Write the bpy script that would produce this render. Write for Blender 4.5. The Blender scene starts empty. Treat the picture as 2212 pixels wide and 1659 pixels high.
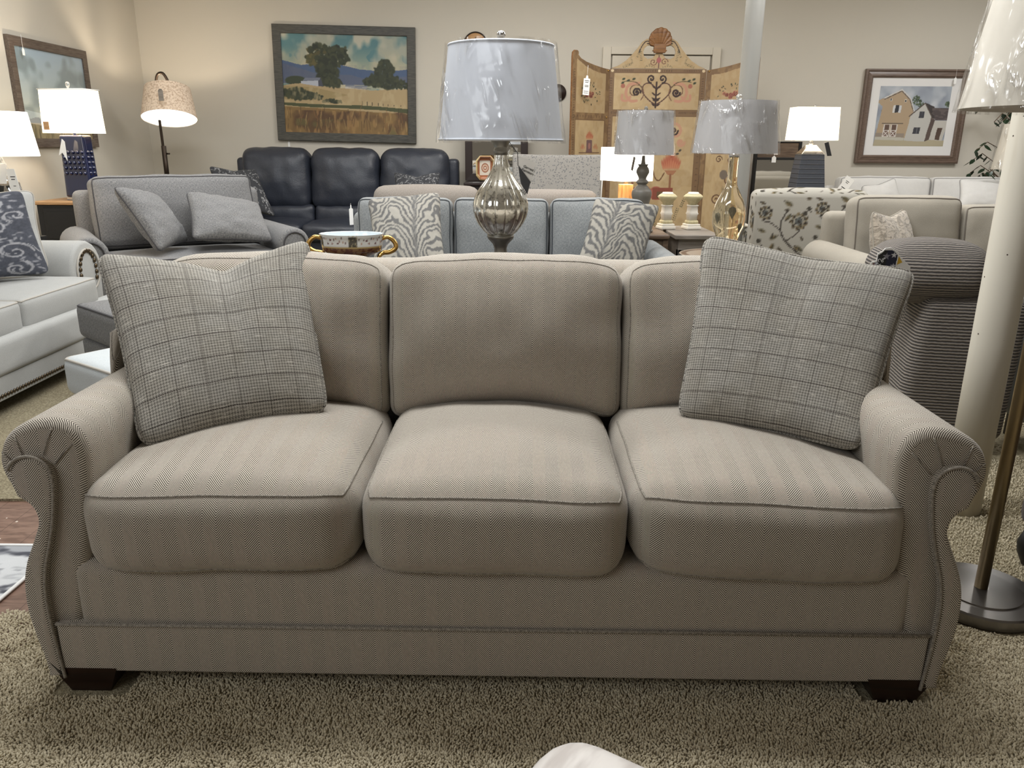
import bpy, math, random
import numpy as np
from mathutils import Vector, Matrix, noise as mnoise
random.seed(7); rng = np.random.default_rng(7)
S = bpy.context.scene; COL = S.collection
PI = math.pi

# ------------------------------------------------------------ camera
FPX = 1690.0; CH = 1.2; TH = math.atan(516/1690.0); ROLL = 0.0075
F0 = Vector((0, math.cos(TH), -math.sin(TH))); U0 = Vector((0, math.sin(TH), math.cos(TH))); R0 = Vector((1, 0, 0))
CR = R0*math.cos(ROLL)+U0*math.sin(ROLL); CU = U0*math.cos(ROLL)-R0*math.sin(ROLL)
cam = bpy.data.cameras.new('camera'); co = bpy.data.objects.new('camera', cam); COL.objects.link(co)
co.matrix_world = Matrix(((CR.x, CU.x, -F0.x, 0), (CR.y, CU.y, -F0.y, 0), (CR.z, CU.z, -F0.z, CH), (0, 0, 0, 1)))
cam.sensor_width = 36; cam.lens = FPX/2212*36; cam.clip_start = .02; S.camera = co
def ray(px, py): return F0+CR*((px-1106)/FPX)+CU*((829.5-py)/FPX)
def at(px, py, y):
    d = ray(px, py); return Vector((0, 0, CH))+d*(y/d.y)
def atz(px, py, z):
    d = ray(px, py); return Vector((0, 0, CH))+d*((z-CH)/d.z)

# ------------------------------------------------------------ materials
def lin(c):
    c = np.asarray(c, float)/255.0
    return np.where(c <= .04045, c/12.92, ((c+.055)/1.055)**2.4)
def L4(c): return tuple(float(v) for v in lin(c))+(1,)
class NT:
    def __init__(s, name):
        s.m = bpy.data.materials.new(name); s.m.use_nodes = True; s.t = s.m.node_tree
        s.t.nodes.clear(); s.o = s.t.nodes.new('ShaderNodeOutputMaterial')
    def n(s, typ, **kw):
        x = s.t.nodes.new(typ)
        for k, v in kw.items(): setattr(x, k, v)
        return x
    def put(s, sock, v):
        if v is None: return
        if isinstance(v, bpy.types.NodeSocket): s.t.links.new(v, sock)
        else: sock.default_value = v
    def M(s, op, a, b=None, c=None, clamp=False):
        x = s.n('ShaderNodeMath', operation=op, use_clamp=clamp); s.put(x.inputs[0], a); s.put(x.inputs[1], b)
        if c is not None: s.put(x.inputs[2], c)
        return x.outputs[0]
    def frac(s, a): return s.M('FRACT', a)
    def step(s, a, lo, hi):
        x = s.n('ShaderNodeMapRange', interpolation_type='SMOOTHSTEP'); s.put(x.inputs[0], a)
        x.inputs[1].default_value = lo; x.inputs[2].default_value = hi; return x.outputs[0]
    def uv(s, obj=False):
        t = s.n('ShaderNodeTexCoord'); sp = s.n('ShaderNodeSeparateXYZ')
        s.t.links.new(t.outputs['Object' if obj else 'UV'], sp.inputs[0]); s.vec = t.outputs['Object' if obj else 'UV']
        return sp.outputs
    def noise(s, scale, detail=2, vec=None, dist=0, rough=.5, out=0, stretch=None):
        x = s.n('ShaderNodeTexNoise'); x.inputs['Scale'].default_value = scale; x.inputs['Detail'].default_value = detail
        x.inputs['Distortion'].default_value = dist; x.inputs['Roughness'].default_value = rough
        if vec is None: vec = s.vec
        if stretch:
            mp = s.n('ShaderNodeMapping'); s.t.links.new(vec, mp.inputs[0]); mp.inputs['Scale'].default_value = stretch
            vec = mp.outputs[0]
        s.t.links.new(vec, x.inputs['Vector'])
        return x.outputs[out]
    def mix(s, f, a, b, typ='MIX'):
        x = s.n('ShaderNodeMix', data_type='RGBA', blend_type=typ); s.put(x.inputs[0], f); s.put(x.inputs[6], a); s.put(x.inputs[7], b)
        return x.outputs[2]
    def bsdf(s, color, rough=.8, metal=0, bump=None, bs=.2, bd=.002, **kw):
        b = s.n('ShaderNodeBsdfPrincipled'); s.put(b.inputs['Base Color'], color); s.put(b.inputs['Roughness'], rough)
        s.put(b.inputs['Metallic'], metal)
        for k, v in kw.items(): s.put(b.inputs[k.replace('_', ' ')], v)
        if bump is not None:
            bp = s.n('ShaderNodeBump'); bp.inputs['Strength'].default_value = bs; bp.inputs['Distance'].default_value = bd
            s.put(bp.inputs['Height'], bump); s.t.links.new(bp.outputs[0], b.inputs['Normal'])
        s.t.links.new(b.outputs[0], s.o.inputs[0]); s.b = b
        return s.m
def plain(name, c, rough=.6, metal=0, var=0, vs=8, **kw):
    t = NT(name); t.uv(True); col = L4(c)
    if var:
        d = tuple(max(0, v*(1-var)) for v in col[:3])+(1,)
        col = t.mix(t.noise(vs, 4), col, d)
    return t.bsdf(col, rough, metal, **kw)
def fabric(name, c, c2=None, rough=.9, ws=900, var=.25, sheen=.1):
    """woven cloth: crossed threads in UV space (metres) with slub noise"""
    t = NT(name); t.uv()
    a = t.noise(ws, 1, stretch=(1, .18, 1)); b = t.noise(ws, 1, stretch=(.18, 1, 1))
    w = t.M('ADD', a, b); w = t.step(w, .7, 1.3)
    big = t.noise(30, 2)
    c2 = c2 or tuple(v*(1-var) for v in c)
    col = t.mix(w, L4(c2), L4(c)); col = t.mix(t.M('MULTIPLY', big, .25), col, L4(tuple(v*.8 for v in c)))
    return t.bsdf(col, rough, bump=w, bs=.3, bd=.001, Sheen_Weight=sheen, Sheen_Roughness=.5)
def herringbone(name, light, dark, w=.0245, p=.0062, slope=.85):
    t = NT(name); u = t.uv(); U, V = u[0], u[1]
    nz = t.noise(40, 1)
    U2 = t.M('ADD', U, t.M('MULTIPLY', nz, .0015))
    tri = t.M('ABSOLUTE', t.M('SUBTRACT', t.M('MULTIPLY', t.frac(t.M('DIVIDE', U2, 2*w)), 2), 1))
    s = t.M('ADD', V, t.M('MULTIPLY', tri, w*slope))
    s = t.frac(t.M('DIVIDE', s, p))
    k = t.M('MULTIPLY', t.M('ABSOLUTE', t.M('SUBTRACT', s, .5)), 2)
    th = t.noise(1400, 1)
    k = t.M('ADD', k, t.M('MULTIPLY', t.M('SUBTRACT', th, .5), .4))
    m = t.step(k, .36, .58)
    slub = t.noise(260, 2, stretch=(1, .3, 1))
    lc = t.mix(t.M('MULTIPLY', slub, .7), L4(light), L4(tuple(v*.82 for v in light)))
    col = t.mix(m, L4(dark), lc)
    return t.bsdf(col, .92, bump=m, bs=.35, bd=.0015, Sheen_Weight=.15, Sheen_Roughness=.5)
def plaid(name):
    t = NT(name); u = t.uv(); U, V = u[0], u[1]
    nz = t.noise(25, 2); U = t.M('ADD', U, t.M('MULTIPLY', nz, .002)); V = t.M('ADD', V, t.M('MULTIPLY', nz, .002))
    p = .0072
    a = t.M('GREATER_THAN', t.frac(t.M('DIVIDE', U, p)), .5); b = t.M('GREATER_THAN', t.frac(t.M('DIVIDE', V, p)), .5)
    tw = t.M('GREATER_THAN', t.frac(t.M('DIVIDE', t.M('ADD', U, V), p*.5)), .5)
    h = t.M('ADD', t.M('MULTIPLY', a, tw), t.M('MULTIPLY', b, t.M('SUBTRACT', 1, tw)))
    th = t.noise(900, 2, rough=.7); h = t.M('ADD', t.M('MULTIPLY', h, .42), t.M('MULTIPLY', t.M('SUBTRACT', th, .36), 2.2))
    h = t.step(h, .1, .75)
    big = t.noise(9, 3)
    light = t.mix(t.step(big, .4, .6), L4((180, 175, 165)), L4((178, 172, 160)))
    dark = t.mix(t.step(big, .4, .6), L4((48, 46, 43)), L4((49, 45, 41)))
    col = t.mix(h, dark, light)
    sl = t.step(t.noise(220, 2, stretch=(.12, 2, 1)), .62, .7); col = t.mix(t.M('MULTIPLY', sl, .7), col, L4((222, 216, 204)))
    lu = t.step(t.M('ABSOLUTE', t.M('SUBTRACT', t.frac(t.M('DIVIDE', U, .074)), .5)), .022, .012)
    lv = t.step(t.M('ABSOLUTE', t.M('SUBTRACT', t.frac(t.M('DIVIDE', V, .062)), .5)),   .026, .014)
    dash = t.M('GREATER_THAN', t.frac(t.M('DIVIDE', t.M('ADD', U, V), .0055)), .42)
    ln = t.M('MULTIPLY', t.M('MAXIMUM', lv, t.M('MULTIPLY', lu, .6)), t.M('ADD', t.M('MULTIPLY', dash, .6), .35))
    col = t.mix(ln, col, L4((44, 32, 26)))
    return t.bsdf(col, .95, bump=h, bs=.5, bd=.002, Sheen_Weight=.1)
def emis(name, c, s):
    t = NT(name); e = t.n('ShaderNodeEmission'); e.inputs[0].default_value = L4(c); e.inputs[1].default_value = s
    t.t.links.new(e.outputs[0], t.o.inputs[0]); return t.m
def litshade(name, c, s):
    t = NT(name); t.uv(True)
    b = t.bsdf(L4(c), .8, Emission_Color=L4(c), Emission_Strength=s); return t.m
def wrapfilm(name):
    """clear plastic film: mostly transparent, with sharp creased streaks that catch the light"""
    t = NT(name); t.uv(True)
    mp = t.n('ShaderNodeMapping'); t.t.links.new(t.vec, mp.inputs[0]); mp.inputs['Rotation'].default_value = (0, .3, 0)
    v = mp.outputs[0]
    a = t.noise(9, 2, vec=v, dist=.8, stretch=(1, 1, .16)); b = t.noise(26, 2, vec=v, dist=1.0, stretch=(1, 1, .14))
    r1 = t.M('SUBTRACT', 1, t.M('MULTIPLY', t.M('ABSOLUTE', t.M('SUBTRACT', a, .5)), 9), clamp=True)
    r2 = t.M('SUBTRACT', 1, t.M('MULTIPLY', t.M('ABSOLUTE', t.M('SUBTRACT', b, .52)), 14), clamp=True)
    gate = t.step(t.noise(7, 2), .42, .62)
    rd = t.M('MULTIPLY', t.M('MAXIMUM', t.M('MULTIPLY', r1, .8), t.M('MULTIPLY', r2, .7)), gate)
    bp = t.n('ShaderNodeBump'); bp.inputs['Strength'].default_value = .8; bp.inputs['Distance'].default_value = .012; t.put(bp.inputs['Height'], t.M('ADD', rd, a))
    g = t.n('ShaderNodeBsdfGlossy'); g.inputs['Roughness'].default_value = .16; t.t.links.new(bp.outputs[0], g.inputs['Normal'])
    tr = t.n('ShaderNodeBsdfTransparent'); fr = t.n('ShaderNodeLayerWeight'); fr.inputs[0].default_value = .25
    f = t.M('ADD', t.M('ADD', t.M('MULTIPLY', fr.outputs[0], .25), .03), t.M('MULTIPLY', t.M('POWER', rd, 2), .6), clamp=True)
    ms = t.n('ShaderNodeMixShader'); t.put(ms.inputs[0], f); t.t.links.new(tr.outputs[0], ms.inputs[1]); t.t.links.new(g.outputs[0], ms.inputs[2])
    t.t.links.new(ms.outputs[0], t.o.inputs[0]); return t.m
def wood(name, c, c2, scale=1.0, rough=.45, axis=(1, 12, 12)):
    t = NT(name); t.uv(True)
    n = t.noise(6*scale, 5, dist=.6, stretch=axis)
    return t.bsdf(t.mix(t.step(n, .35, .7), L4(c), L4(c2)), rough, bump=n, bs=.1, bd=.002)
def artmat(name, rough=.5, coat=0, bumpn=0):
    t = NT(name); a = t.n('ShaderNodeVertexColor', layer_name='Col'); t.uv()
    nz = t.noise(500, 2)
    col = t.mix(t.M('MULTIPLY', nz, .25), a.outputs[0], (.0, .0, .0, 1)) if bumpn else a.outputs[0]
    return t.bsdf(col, rough, bump=nz if bumpn else None, bs=.3, bd=.001, Coat_Weight=coat, Coat_Roughness=.03)

M = {}
M['herr'] = herringbone('herringbone_tweed', (222, 212, 196), (54, 44, 36), w=.028, p=.0052, slope=1.15)
M['welt'] = fabric('welt_tweed', (168, 160, 147), (92, 85, 77), ws=700)
M['plaid'] = plaid('plaid_tweed')
M['espresso'] = wood('espresso_wood', (38, 20, 14), (22, 12, 9), rough=.35)
M['ltgrey'] = fabric('light_grey_linen', (178, 178, 175), var=.1)
M['ltgrey_welt'] = fabric('linen_welt', (186, 180, 170), var=.1)
M['dkgrey'] = fabric('charcoal_tweed', (140, 139, 138), (88, 88, 90), ws=420)
M['dkwelt'] = fabric('charcoal_welt', (66, 64, 66), var=.1)
M['paleblue'] = fabric('pale_blue_linen', (204, 210, 212), var=.1)
M['bluegrey'] = fabric('blue_grey_linen', (152, 154, 153), (110, 114, 117), ws=420)
M['bluewelt'] = fabric('blue_grey_welt', (62, 66, 70), var=.1)
M['greige'] = fabric('greige_linen', (170, 163, 150), var=.12)
M['greigewelt'] = fabric('greige_welt', (120, 112, 102), var=.1)
M['taupe'] = fabric('taupe_tweed', (158, 150, 142), (120, 112, 104), ws=500)
M['taupewelt'] = fabric('taupe_welt', (80, 76, 72), var=.1)
M['offwhite'] = fabric('off_white_linen', (218, 216, 212), var=.08)
M['offwelt'] = fabric('off_white_welt', (150, 148, 146), var=.08)
M['velvet'] = NT('pale_velvet'); M['velvet'].uv(True)
_t = M['velvet']; M['velvet'] = _t.bsdf(_t.mix(_t.step(_t.noise(14, 3, stretch=(.5, 2.5, 1)), .4, .65), L4((214, 208, 202)), L4((186, 178, 172))), .6, Sheen_Weight=.6, Sheen_Roughness=.3)
M['leather'] = NT('dark_blue_leather'); _t = M['leather']; _t.uv(True)
M['leather'] = _t.bsdf(L4((46, 50, 60)), .40, bump=_t.M('ADD', _t.noise(120, 3), _t.M('MULTIPLY', _t.noise(9, 3, dist=1.2), 1.5)), bs=.25, bd=.006)
M['art'] = artmat('painted_art', .55); M['artglass'] = artmat('print_under_glass', .5, coat=1.0); M['printcloth'] = artmat('printed_cloth', .9, bumpn=1)
M['film'] = wrapfilm('clear_plastic_film')
M['shade_white'] = plain('white_lampshade', (204, 208, 216), .85)
M['shade_grey'] = plain('grey_lampshade', (170, 168, 168), .85, var=.08, vs=300)
M['shade_cream'] = plain('cream_lampshade', (214, 208, 196), .85)
M['shade_in'] = plain('shade_lining', (200, 194, 184), .9)
M['lit'] = litshade('glowing_shade', (255, 240, 206), 2.0)
M['litcool'] = litshade('glowing_white_shade', (255, 248, 236), 2.3)
M['pewter'] = plain('brushed_pewter', (150, 148, 142), .38, .85, var=.2, vs=30)
M['chrome'] = plain('chrome', (210, 210, 212), .15, 1)
M['crystal'] = plain('crystal', (240, 244, 246), .03, 0, Transmission_Weight=.9, IOR=1.5)
M['bronze'] = plain('dark_bronze', (52, 42, 34), .4, .7)
M['brass'] = plain('antique_brass', (160, 142, 110), .38, .95)
M['pewterbase'] = plain('brushed_steel_base', (128, 124, 120), .3, .9)
M['gold'] = plain('gilt', (196, 158, 92), .25, .95)
M['white'] = plain('white_paper', (240, 239, 236), .8)
M['black'] = plain('black_paint', (22, 22, 23), .45)
M['blackgloss'] = plain('black_ceramic', (10, 14, 16), .08, Coat_Weight=1)
M['ink'] = plain('black_ink', (30, 30, 32), .8)
M['inkw'] = plain('white_ink', (235, 235, 235), .8)
M['oaktop'] = wood('honey_wood_top', (196, 156, 112), (170, 126, 84))
M['navyglaze'] = plain('navy_ceramic', (22, 32, 72), .12, Coat_Weight=1, var=.3, vs=12)
M['greywood'] = wood('grey_washed_wood', (140, 132, 124), (112, 104, 96))
M['umber'] = wood('umber_wood', (110, 92, 76), (84, 68, 56))
M['greyframe'] = wood('weathered_grey_frame', (78, 76, 68), (50, 48, 44), scale=2)
M['brownframe'] = wood('walnut_frame', (112, 94, 82), (88, 72, 62), scale=2, rough=.35)
M['rustframe'] = wood('burnished_frame', (104, 92, 82), (76, 62, 54), scale=1.5, rough=.4)
M['darkframe'] = plain('dark_brown_frame', (40, 28, 24), .4)
M['mirror'] = plain('mirror_glass', (225, 225, 222), .02, 1)
M['mat'] = plain('mat_board', (222, 220, 218), .8)
M['pillar'] = NT('painted_pillar'); _t = M['pillar']; _t.uv(True)
_c = _t.mix(_t.step(_t.noise(3, 4, stretch=(3, 3, .4)), .5, .75), L4((212, 206, 192)), L4((192, 182, 164)))
_v = _t.n('ShaderNodeTexVoronoi'); _v.inputs['Scale'].default_value = 24; _t.t.links.new(_t.vec, _v.inputs[0])
_c = _t.mix(_t.M('MULTIPLY', _t.M('LESS_THAN', _v.outputs['Distance'], .07), _t.M('GREATER_THAN', _t.noise(6, 1), .56)), _c, L4((58, 44, 34)))
M['pillar'] = _t.bsdf(_c, .45)
M['pillargrey'] = plain('grey_pillar_paint', (142, 141, 136), .5)
M['stone'] = plain('grey_turned_resin', (112, 108, 100), .45, var=.25, vs=30)
M['plaster'] = plain('white_plaster', (228, 222, 210), .7, var=.12, vs=40)
M['plastergold'] = plain('gold_tinted_plaster', (204, 192, 152), .6, var=.25, vs=60)
M['marble'] = plain('ringed_tabletop', (150, 134, 120), .4)
M['amberblock'] = NT('alabaster_block'); _t = M['amberblock']; _t.uv(True)
_c = _t.mix(_t.step(_t.noise(9, 3, stretch=(3, 3, .6)), .4, .7), L4((232, 176, 110)), L4((196, 128, 66)))
M['amberblock'] = _t.bsdf(_c, .4, Emission_Color=_c, Emission_Strength=.35)
M['leaf'] = plain('ficus_leaf', (38, 62, 40), .35, var=.4, vs=20); M['bark'] = plain('bark', (84, 64, 48), .8)
_t = NT('mercury_glass'); _t.uv(True); _n = _t.noise(70, 4, rough=.7); _b = _t.step(_t.noise(11, 3), .45, .7)
M['mercury'] = _t.bsdf(_t.mix(_t.step(_n, .5, .7), L4((232, 230, 222)), L4((120, 116, 108))), _t.M('ADD', _t.M('MULTIPLY', _n, .25), .0), .9, bump=_n, bs=.12, bd=.003)
_t = NT('amber_glass'); _t.uv(True)
M['amberglass'] = _t.bsdf(L4((252, 236, 200)), .02, 0, Transmission_Weight=.93, IOR=1.28, Coat_Weight=1)
_t = NT('ribbed_cloth'); _u = _t.uv(); _f = _t.frac(_t.M('DIVIDE', _t.M('ADD', _u[1], _t.M('MULTIPLY', _t.noise(60, 1), .004)), .0125))
_k = _t.step(_t.M('ABSOLUTE', _t.M('SUBTRACT', _f, .5)), .12, .36); _s = _t.noise(500, 1, stretch=(.3, 1, 1))
M['ribbed'] = _t.bsdf(_t.mix(_t.M('MULTIPLY', _k, _t.M('ADD', .6, _t.M('MULTIPLY', _s, .7)), clamp=True), L4((66, 63, 62)), L4((142, 134, 126))), .95, bump=_k, bs=.8, bd=.004)
_t = NT('dotted_cloth'); _t.uv(); _v = _t.n('ShaderNodeTexVoronoi'); _v.inputs['Scale'].default_value = 58; _t.t.links.new(_t.vec, _v.inputs[0])
M['dotted'] = _t.bsdf(_t.mix(_t.step(_v.outputs['Distance'], .2, .42), L4((100, 100, 103)), L4((144, 141, 136))), .9)
_t = NT('fuzzy_fur'); _t.uv(); _n = _t.noise(22, 4, dist=2.5); _n2 = _t.noise(300, 2)
M['fur'] = _t.bsdf(_t.mix(_t.step(_n, .42, .62), L4((184, 172, 156)), L4((132, 122, 108))), .95, bump=_t.M('ADD', _n, _n2), bs=.9, bd=.006, Sheen_Weight=.5)
_t = NT('striped_fired_clay'); _u = _t.uv(True); _f = _t.frac(_t.M('MULTIPLY', _u[2], 27)); _k = _t.step(_t.M('ABSOLUTE', _t.M('SUBTRACT', _f, .5)), .35, .5)
M['slate'] = _t.bsdf(_t.mix(_t.M('ADD', _t.M('MULTIPLY', _k, .7), _t.M('MULTIPLY', _t.noise(60, 2), .3)), L4((68, 72, 80)), L4((34, 36, 42))), .6, bump=_k, bs=.6, bd=.004)
_t = NT('speckled_linen_shade'); _t.uv(True); _n = _t.noise(60, 3)
M['speckshade'] = _t.bsdf(_t.mix(_t.step(_n, .42, .66), L4((216, 198, 178)), L4((176, 152, 130))), .9, Emission_Color=L4((214, 184, 154)), Emission_Strength=.12)

# ------------------------------------------------------------ objects
def thing(name, label, cat, loc=(0, 0, 0), rz=0, group=None):
    o = bpy.data.objects.new(name, None); COL.objects.link(o); o.empty_display_size = .1
    o.location = loc; o.rotation_euler = (0, 0, rz); tag(o, label, cat, group); return o
def tag(o, label, cat=None, group=None, kind=None):
    if label: o['label'] = label
    if cat: o['category'] = cat
    if group: o['group'] = group
    if kind: o['kind'] = kind
    return o
def mk(name, V, Fc, mat, parent=None, uv=None, canvas=None, smooth=True, label=None, loc=None, rz=0, mats=None, fmat=None):
    me = bpy.data.meshes.new(name); me.from_pydata([tuple(v) for v in V], [], [tuple(f) for f in Fc]); me.update()
    if uv is None:
        VV = np.array([tuple(v) for v in V]); uvl = []
        for pl in me.polygons:
            nn = pl.normal; a = max(range(3), key=lambda i: abs(nn[i]))
            ii = ((1, 2), (0, 2), (0, 1))[a]
            for vi in pl.vertices: uvl.append((VV[vi][ii[0]], VV[vi][ii[1]]))
        uv = np.array(uvl)
    uv = np.asarray(uv, float)
    lay = me.uv_layers.new(name='UVMap'); lay.data.foreach_set('uv', uv.ravel().astype(np.float32))
    if canvas is not None:
        cv, um = canvas; U = um(uv)
        colr = cv.sample(U); at_ = me.color_attributes.new('Col', 'FLOAT_COLOR', 'CORNER')
        rgba = np.ones((len(colr), 4), np.float32); rgba[:, :3] = lin(np.clip(colr, 0, 255)); at_.data.foreach_set('color', rgba.ravel())
    me.materials.append(mat)
    if mats:
        for m_ in mats: me.materials.append(m_)
        me.polygons.foreach_set('material_index', fmat)
    if smooth: me.polygons.foreach_set('use_smooth', [True]*len(me.polygons))
    o = bpy.data.objects.new(name, me); COL.objects.link(o)
    if parent: o.parent = parent
    if loc is not None: o.location = loc
    if rz: o.rotation_euler = (0, 0, rz)
    if label: o['label'] = label
    return o
def join(*parts):
    V = []; Fc = []; UV = []; ok = True
    for p in parts:
        b = len(V); V += [tuple(v) for v in p[0]]; Fc += [tuple(i+b for i in f) for f in p[1]]
        if len(p) > 2 and p[2] is not None: UV.append(np.asarray(p[2]))
        else: ok = False
    return (V, Fc, np.concatenate(UV) if ok else None)
def xf(p, loc=(0, 0, 0), rx=0, ry=0, rz=0, s=1):
    mt = Matrix.Translation(loc) @ Matrix.Rotation(rz, 4, 'Z') @ Matrix.Rotation(ry, 4, 'Y') @ Matrix.Rotation(rx, 4, 'X') @ Matrix.Scale(s, 4)
    return ([tuple(mt @ Vector(v)) for v in p[0]], p[1], p[2] if len(p) > 2 else None)
def cush(hx, hy, hz, r=.05, n=16, b=(0, 0, 0), c=(0, 0, 0), deform=None, wr=0, uo=(0, 0), seed=0):
    """rounded, crowned upholstered block; UV in metres taken from the flat pattern of each side"""
    H = (hx, hy, hz); vid = {}; V = []; Fc = []; UV = []
    q1 = []
    for a in range(3):
        q1.append(None)
    def samp(h):
        k = max(4, int(n*min(1.0, h/max(H)*1.6)))
        m_ = max(2, n//5)
        inner = np.linspace(-(h-r), h-r, k+1)
        e = np.linspace(0, 1, m_+1)[1:]*r
        return np.concatenate([-(h-r)-e[::-1], inner, (h-r)+e]) if h > r*1.01 else np.concatenate([-h*np.linspace(1, 0, m_+3), h*np.linspace(0, 1, m_+3)[1:]])
    g = [samp(h) for h in H]
    def pos(q):
        i = [max(-(H[k]-r), min(H[k]-r, q[k])) if H[k] > r else 0 for k in range(3)]
        d = Vector([q[k]-i[k] for k in range(3)])
        if d.length > 1e-9: d.normalize()
        p = [i[k]+r*d[k] if H[k] > r else i[k]+min(r, H[k])*d[k] for k in range(3)]
        nn = [max(-1, min(1, p[k]/H[k])) for k in range(3)]
        f = [1-nn[k]**2 for k in range(3)]
        p[0] += b[0]*nn[0]*f[1]*f[2]; p[1] += b[1]*nn[1]*f[0]*f[2]; p[2] += b[2]*nn[2]*f[0]*f[1]
        if wr:
            w = mnoise.noise(Vector((p[0]*9+seed, p[1]*9, p[2]*9)))*wr
            for k in range(3): p[k] += d[k]*w if d.length else w*nn[k]
        if deform: p = deform(p)
        return (p[0]+c[0], p[1]+c[1], p[2]+c[2])
    for ax in range(3):
        o1, o2 = [k for k in range(3) if k != ax]
        for sg in (-1, 1):
            ids = []
            for v in g[o2]:
                row = []
                for u in g[o1]:
                    q = [0, 0, 0]; q[ax] = sg*H[ax]; q[o1] = u; q[o2] = v
                    key = tuple(round(x, 5) for x in q)
                    if key not in vid: vid[key] = len(V); V.append(pos(q))
                    row.append((vid[key], u+uo[0], v+uo[1]))
                ids.append(row)
            flip = (sg > 0) if ax != 1 else (sg < 0)
            for j in range(len(ids)-1):
                for i in range(len(ids[0])-1):
                    quad = [ids[j][i], ids[j][i+1], ids[j+1][i+1], ids[j+1][i]]
                    if not flip: quad = quad[::-1]
                    Fc.append([x[0] for x in quad]); UV += [(x[1], x[2]) for x in quad]
    cush.pos, cush.g, cush.H = pos, g, H
    return (V, Fc, np.array(UV))
def ring(ax, s, off=0, part=None):
    """points along the sewn edge of the last cushion made, round its face on axis ax, side s"""
    o1, o2 = [k for k in range(3) if k != ax]; pos, g, H = cush.pos, cush.g, cush.H; P = []
    seq = [(u, -H[o2]) for u in g[o1]]+[(H[o1], v) for v in g[o2][1:]]+[(u, H[o2]) for u in g[o1][::-1][1:]]+[(-H[o1], v) for v in g[o2][::-1][1:-1]]
    if part: seq = [x for x in seq if part(*x)]
    for u, v in seq:
        q_ = [0, 0, 0]; q_[ax] = s*H[ax]; q_[o1] = u; q_[o2] = v; P.append(Vector(pos(q_)))
    return P
def box(x0, x1, y0, y1, z0, z1, bv=.004):
    hx, hy, hz = (x1-x0)/2, (y1-y0)/2, (z1-z0)/2
    bv = min(bv, hx*.98, hy*.98, hz*.98)
    c = ((x0+x1)/2, (y0+y1)/2, (z0+z1)/2)
    return cush(hx, hy, hz, r=bv, n=4, c=c)
def tube(P, r, n=8, closed=False, cap=True):
    P = [Vector(p) for p in P]; V = []; Fc = []; m_ = len(P); UV = []
    up = None; rs = r if hasattr(r, '__len__') else [r]*m_; dist = 0
    for i, p in enumerate(P):
        a = P[(i-1) % m_] if (closed or i) else p; b = P[(i+1) % m_] if (closed or i < m_-1) else p
        t = (b-a).normalized()
        if up is None: up = Vector((0, 0, 1)) if abs(t.z) < .9 else Vector((1, 0, 0))
        x = t.cross(up).normalized(); up = x.cross(t).normalized()
        for k in range(n):
            an = 2*PI*k/n; V.append(p+x*math.cos(an)*rs[i]+up*math.sin(an)*rs[i])
    for i in range(m_ if closed else m_-1):
        j = (i+1) % m_
        for k in range(n): Fc.append((i*n+k, i*n+(k+1) % n, j*n+(k+1) % n, j*n+k))
    if cap and not closed:
        Fc.append(tuple(range(n))[::-1]); Fc.append(tuple((m_-1)*n+k for k in range(n)))
    return (V, Fc, None)
def lathe(prof, n=32, mod=None, sx=1, sy=1, cap=True):
    V = []; Fc = []
    for (r, z) in prof:
        for k in range(n):
            a = 2*PI*k/n; rr = r*(mod(a, z) if mod else 1); V.append((rr*math.cos(a)*sx, rr*math.sin(a)*sy, z))
    for i in range(len(prof)-1):
        for k in range(n): Fc.append((i*n+k, i*n+(k+1) % n, (i+1)*n+(k+1) % n, (i+1)*n+k))
    if cap:
        Fc.append(tuple(range(n))[::-1]); Fc.append(tuple((len(prof)-1)*n+k for k in range(n)))
    return (V, Fc, None)
def crv(P, n=6, closed=False):
    P = [Vector(p) for p in P]; out = []; m_ = len(P)
    for i in range(m_ if closed else m_-1):
        g = lambda k: P[k % m_] if closed else P[max(0, min(m_-1, k))]
        a, b, c, d = g(i-1), g(i), g(i+1), g(i+2)
        for k in range(n):
            t = k/n; out.append(.5*((2*b)+(c-a)*t+(2*a-5*b+4*c-d)*t*t+(3*b-a-3*c+d)*t**3))
    if not closed: out.append(P[-1])
    return out
def prism(poly, y0, y1, bv=.01, cl=True):
    """closed xz outline extruded from y0 (front) to y1 with softened front and back edges"""
    n = len(poly); P = [Vector((p[0], p[1])) for p in poly]
    area = sum(P[i].x*P[(i+1) % n].y-P[(i+1) % n].x*P[i].y for i in range(n))
    sg = 1 if area > 0 else -1
    N = []
    for i in range(n):
        t = (P[(i+1) % n]-P[i-1]); N.append(Vector((t.y, -t.x)).normalized()*sg)
    rings = [(y0, bv), (y0+bv*.3, bv*.35), (y0+bv, 0)]+[(y0+bv+(y1-y0-2*bv)*k/8, 0) for k in range(1, 8)]+[(y1-bv, 0), (y1-bv*.3, bv*.35), (y1, bv)]
    L = [0]
    for i in range(n): L.append(L[-1]+(P[(i+1) % n]-P[i]).length)
    V = []; Fc = []; UV = []
    for y, d in rings:
        for i in range(n): q = P[i]-N[i]*d; V.append((q.x, y, q.y))
    for k in range(len(rings)-1):
        for i in range(n):
            j = (i+1) % n; f = (k*n+i, k*n+j, (k+1)*n+j, (k+1)*n+i)
            y_0, y_1 = rings[k][0], rings[k+1][0]
            u = [(y_0, L[i]), (y_0, L[i+1]), (y_1, L[i+1]), (y_1, L[i])]
            if sg < 0: f = f[::-1]; u = u[::-1]
            Fc.append(f); UV += u
    a = tuple(range(n)); b = tuple((len(rings)-1)*n+i for i in range(n))
    if sg > 0: a = a[::-1]
    else: b = b[::-1]
    for f in (a, b):
        Fc.append(f); UV += [(V[i][0], V[i][2]) for i in f]
    return (V, Fc, np.array(UV))
def slab(poly, y0, y1): return prism(poly, y0, y1, bv=min(.003, (y1-y0)*.3))
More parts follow.
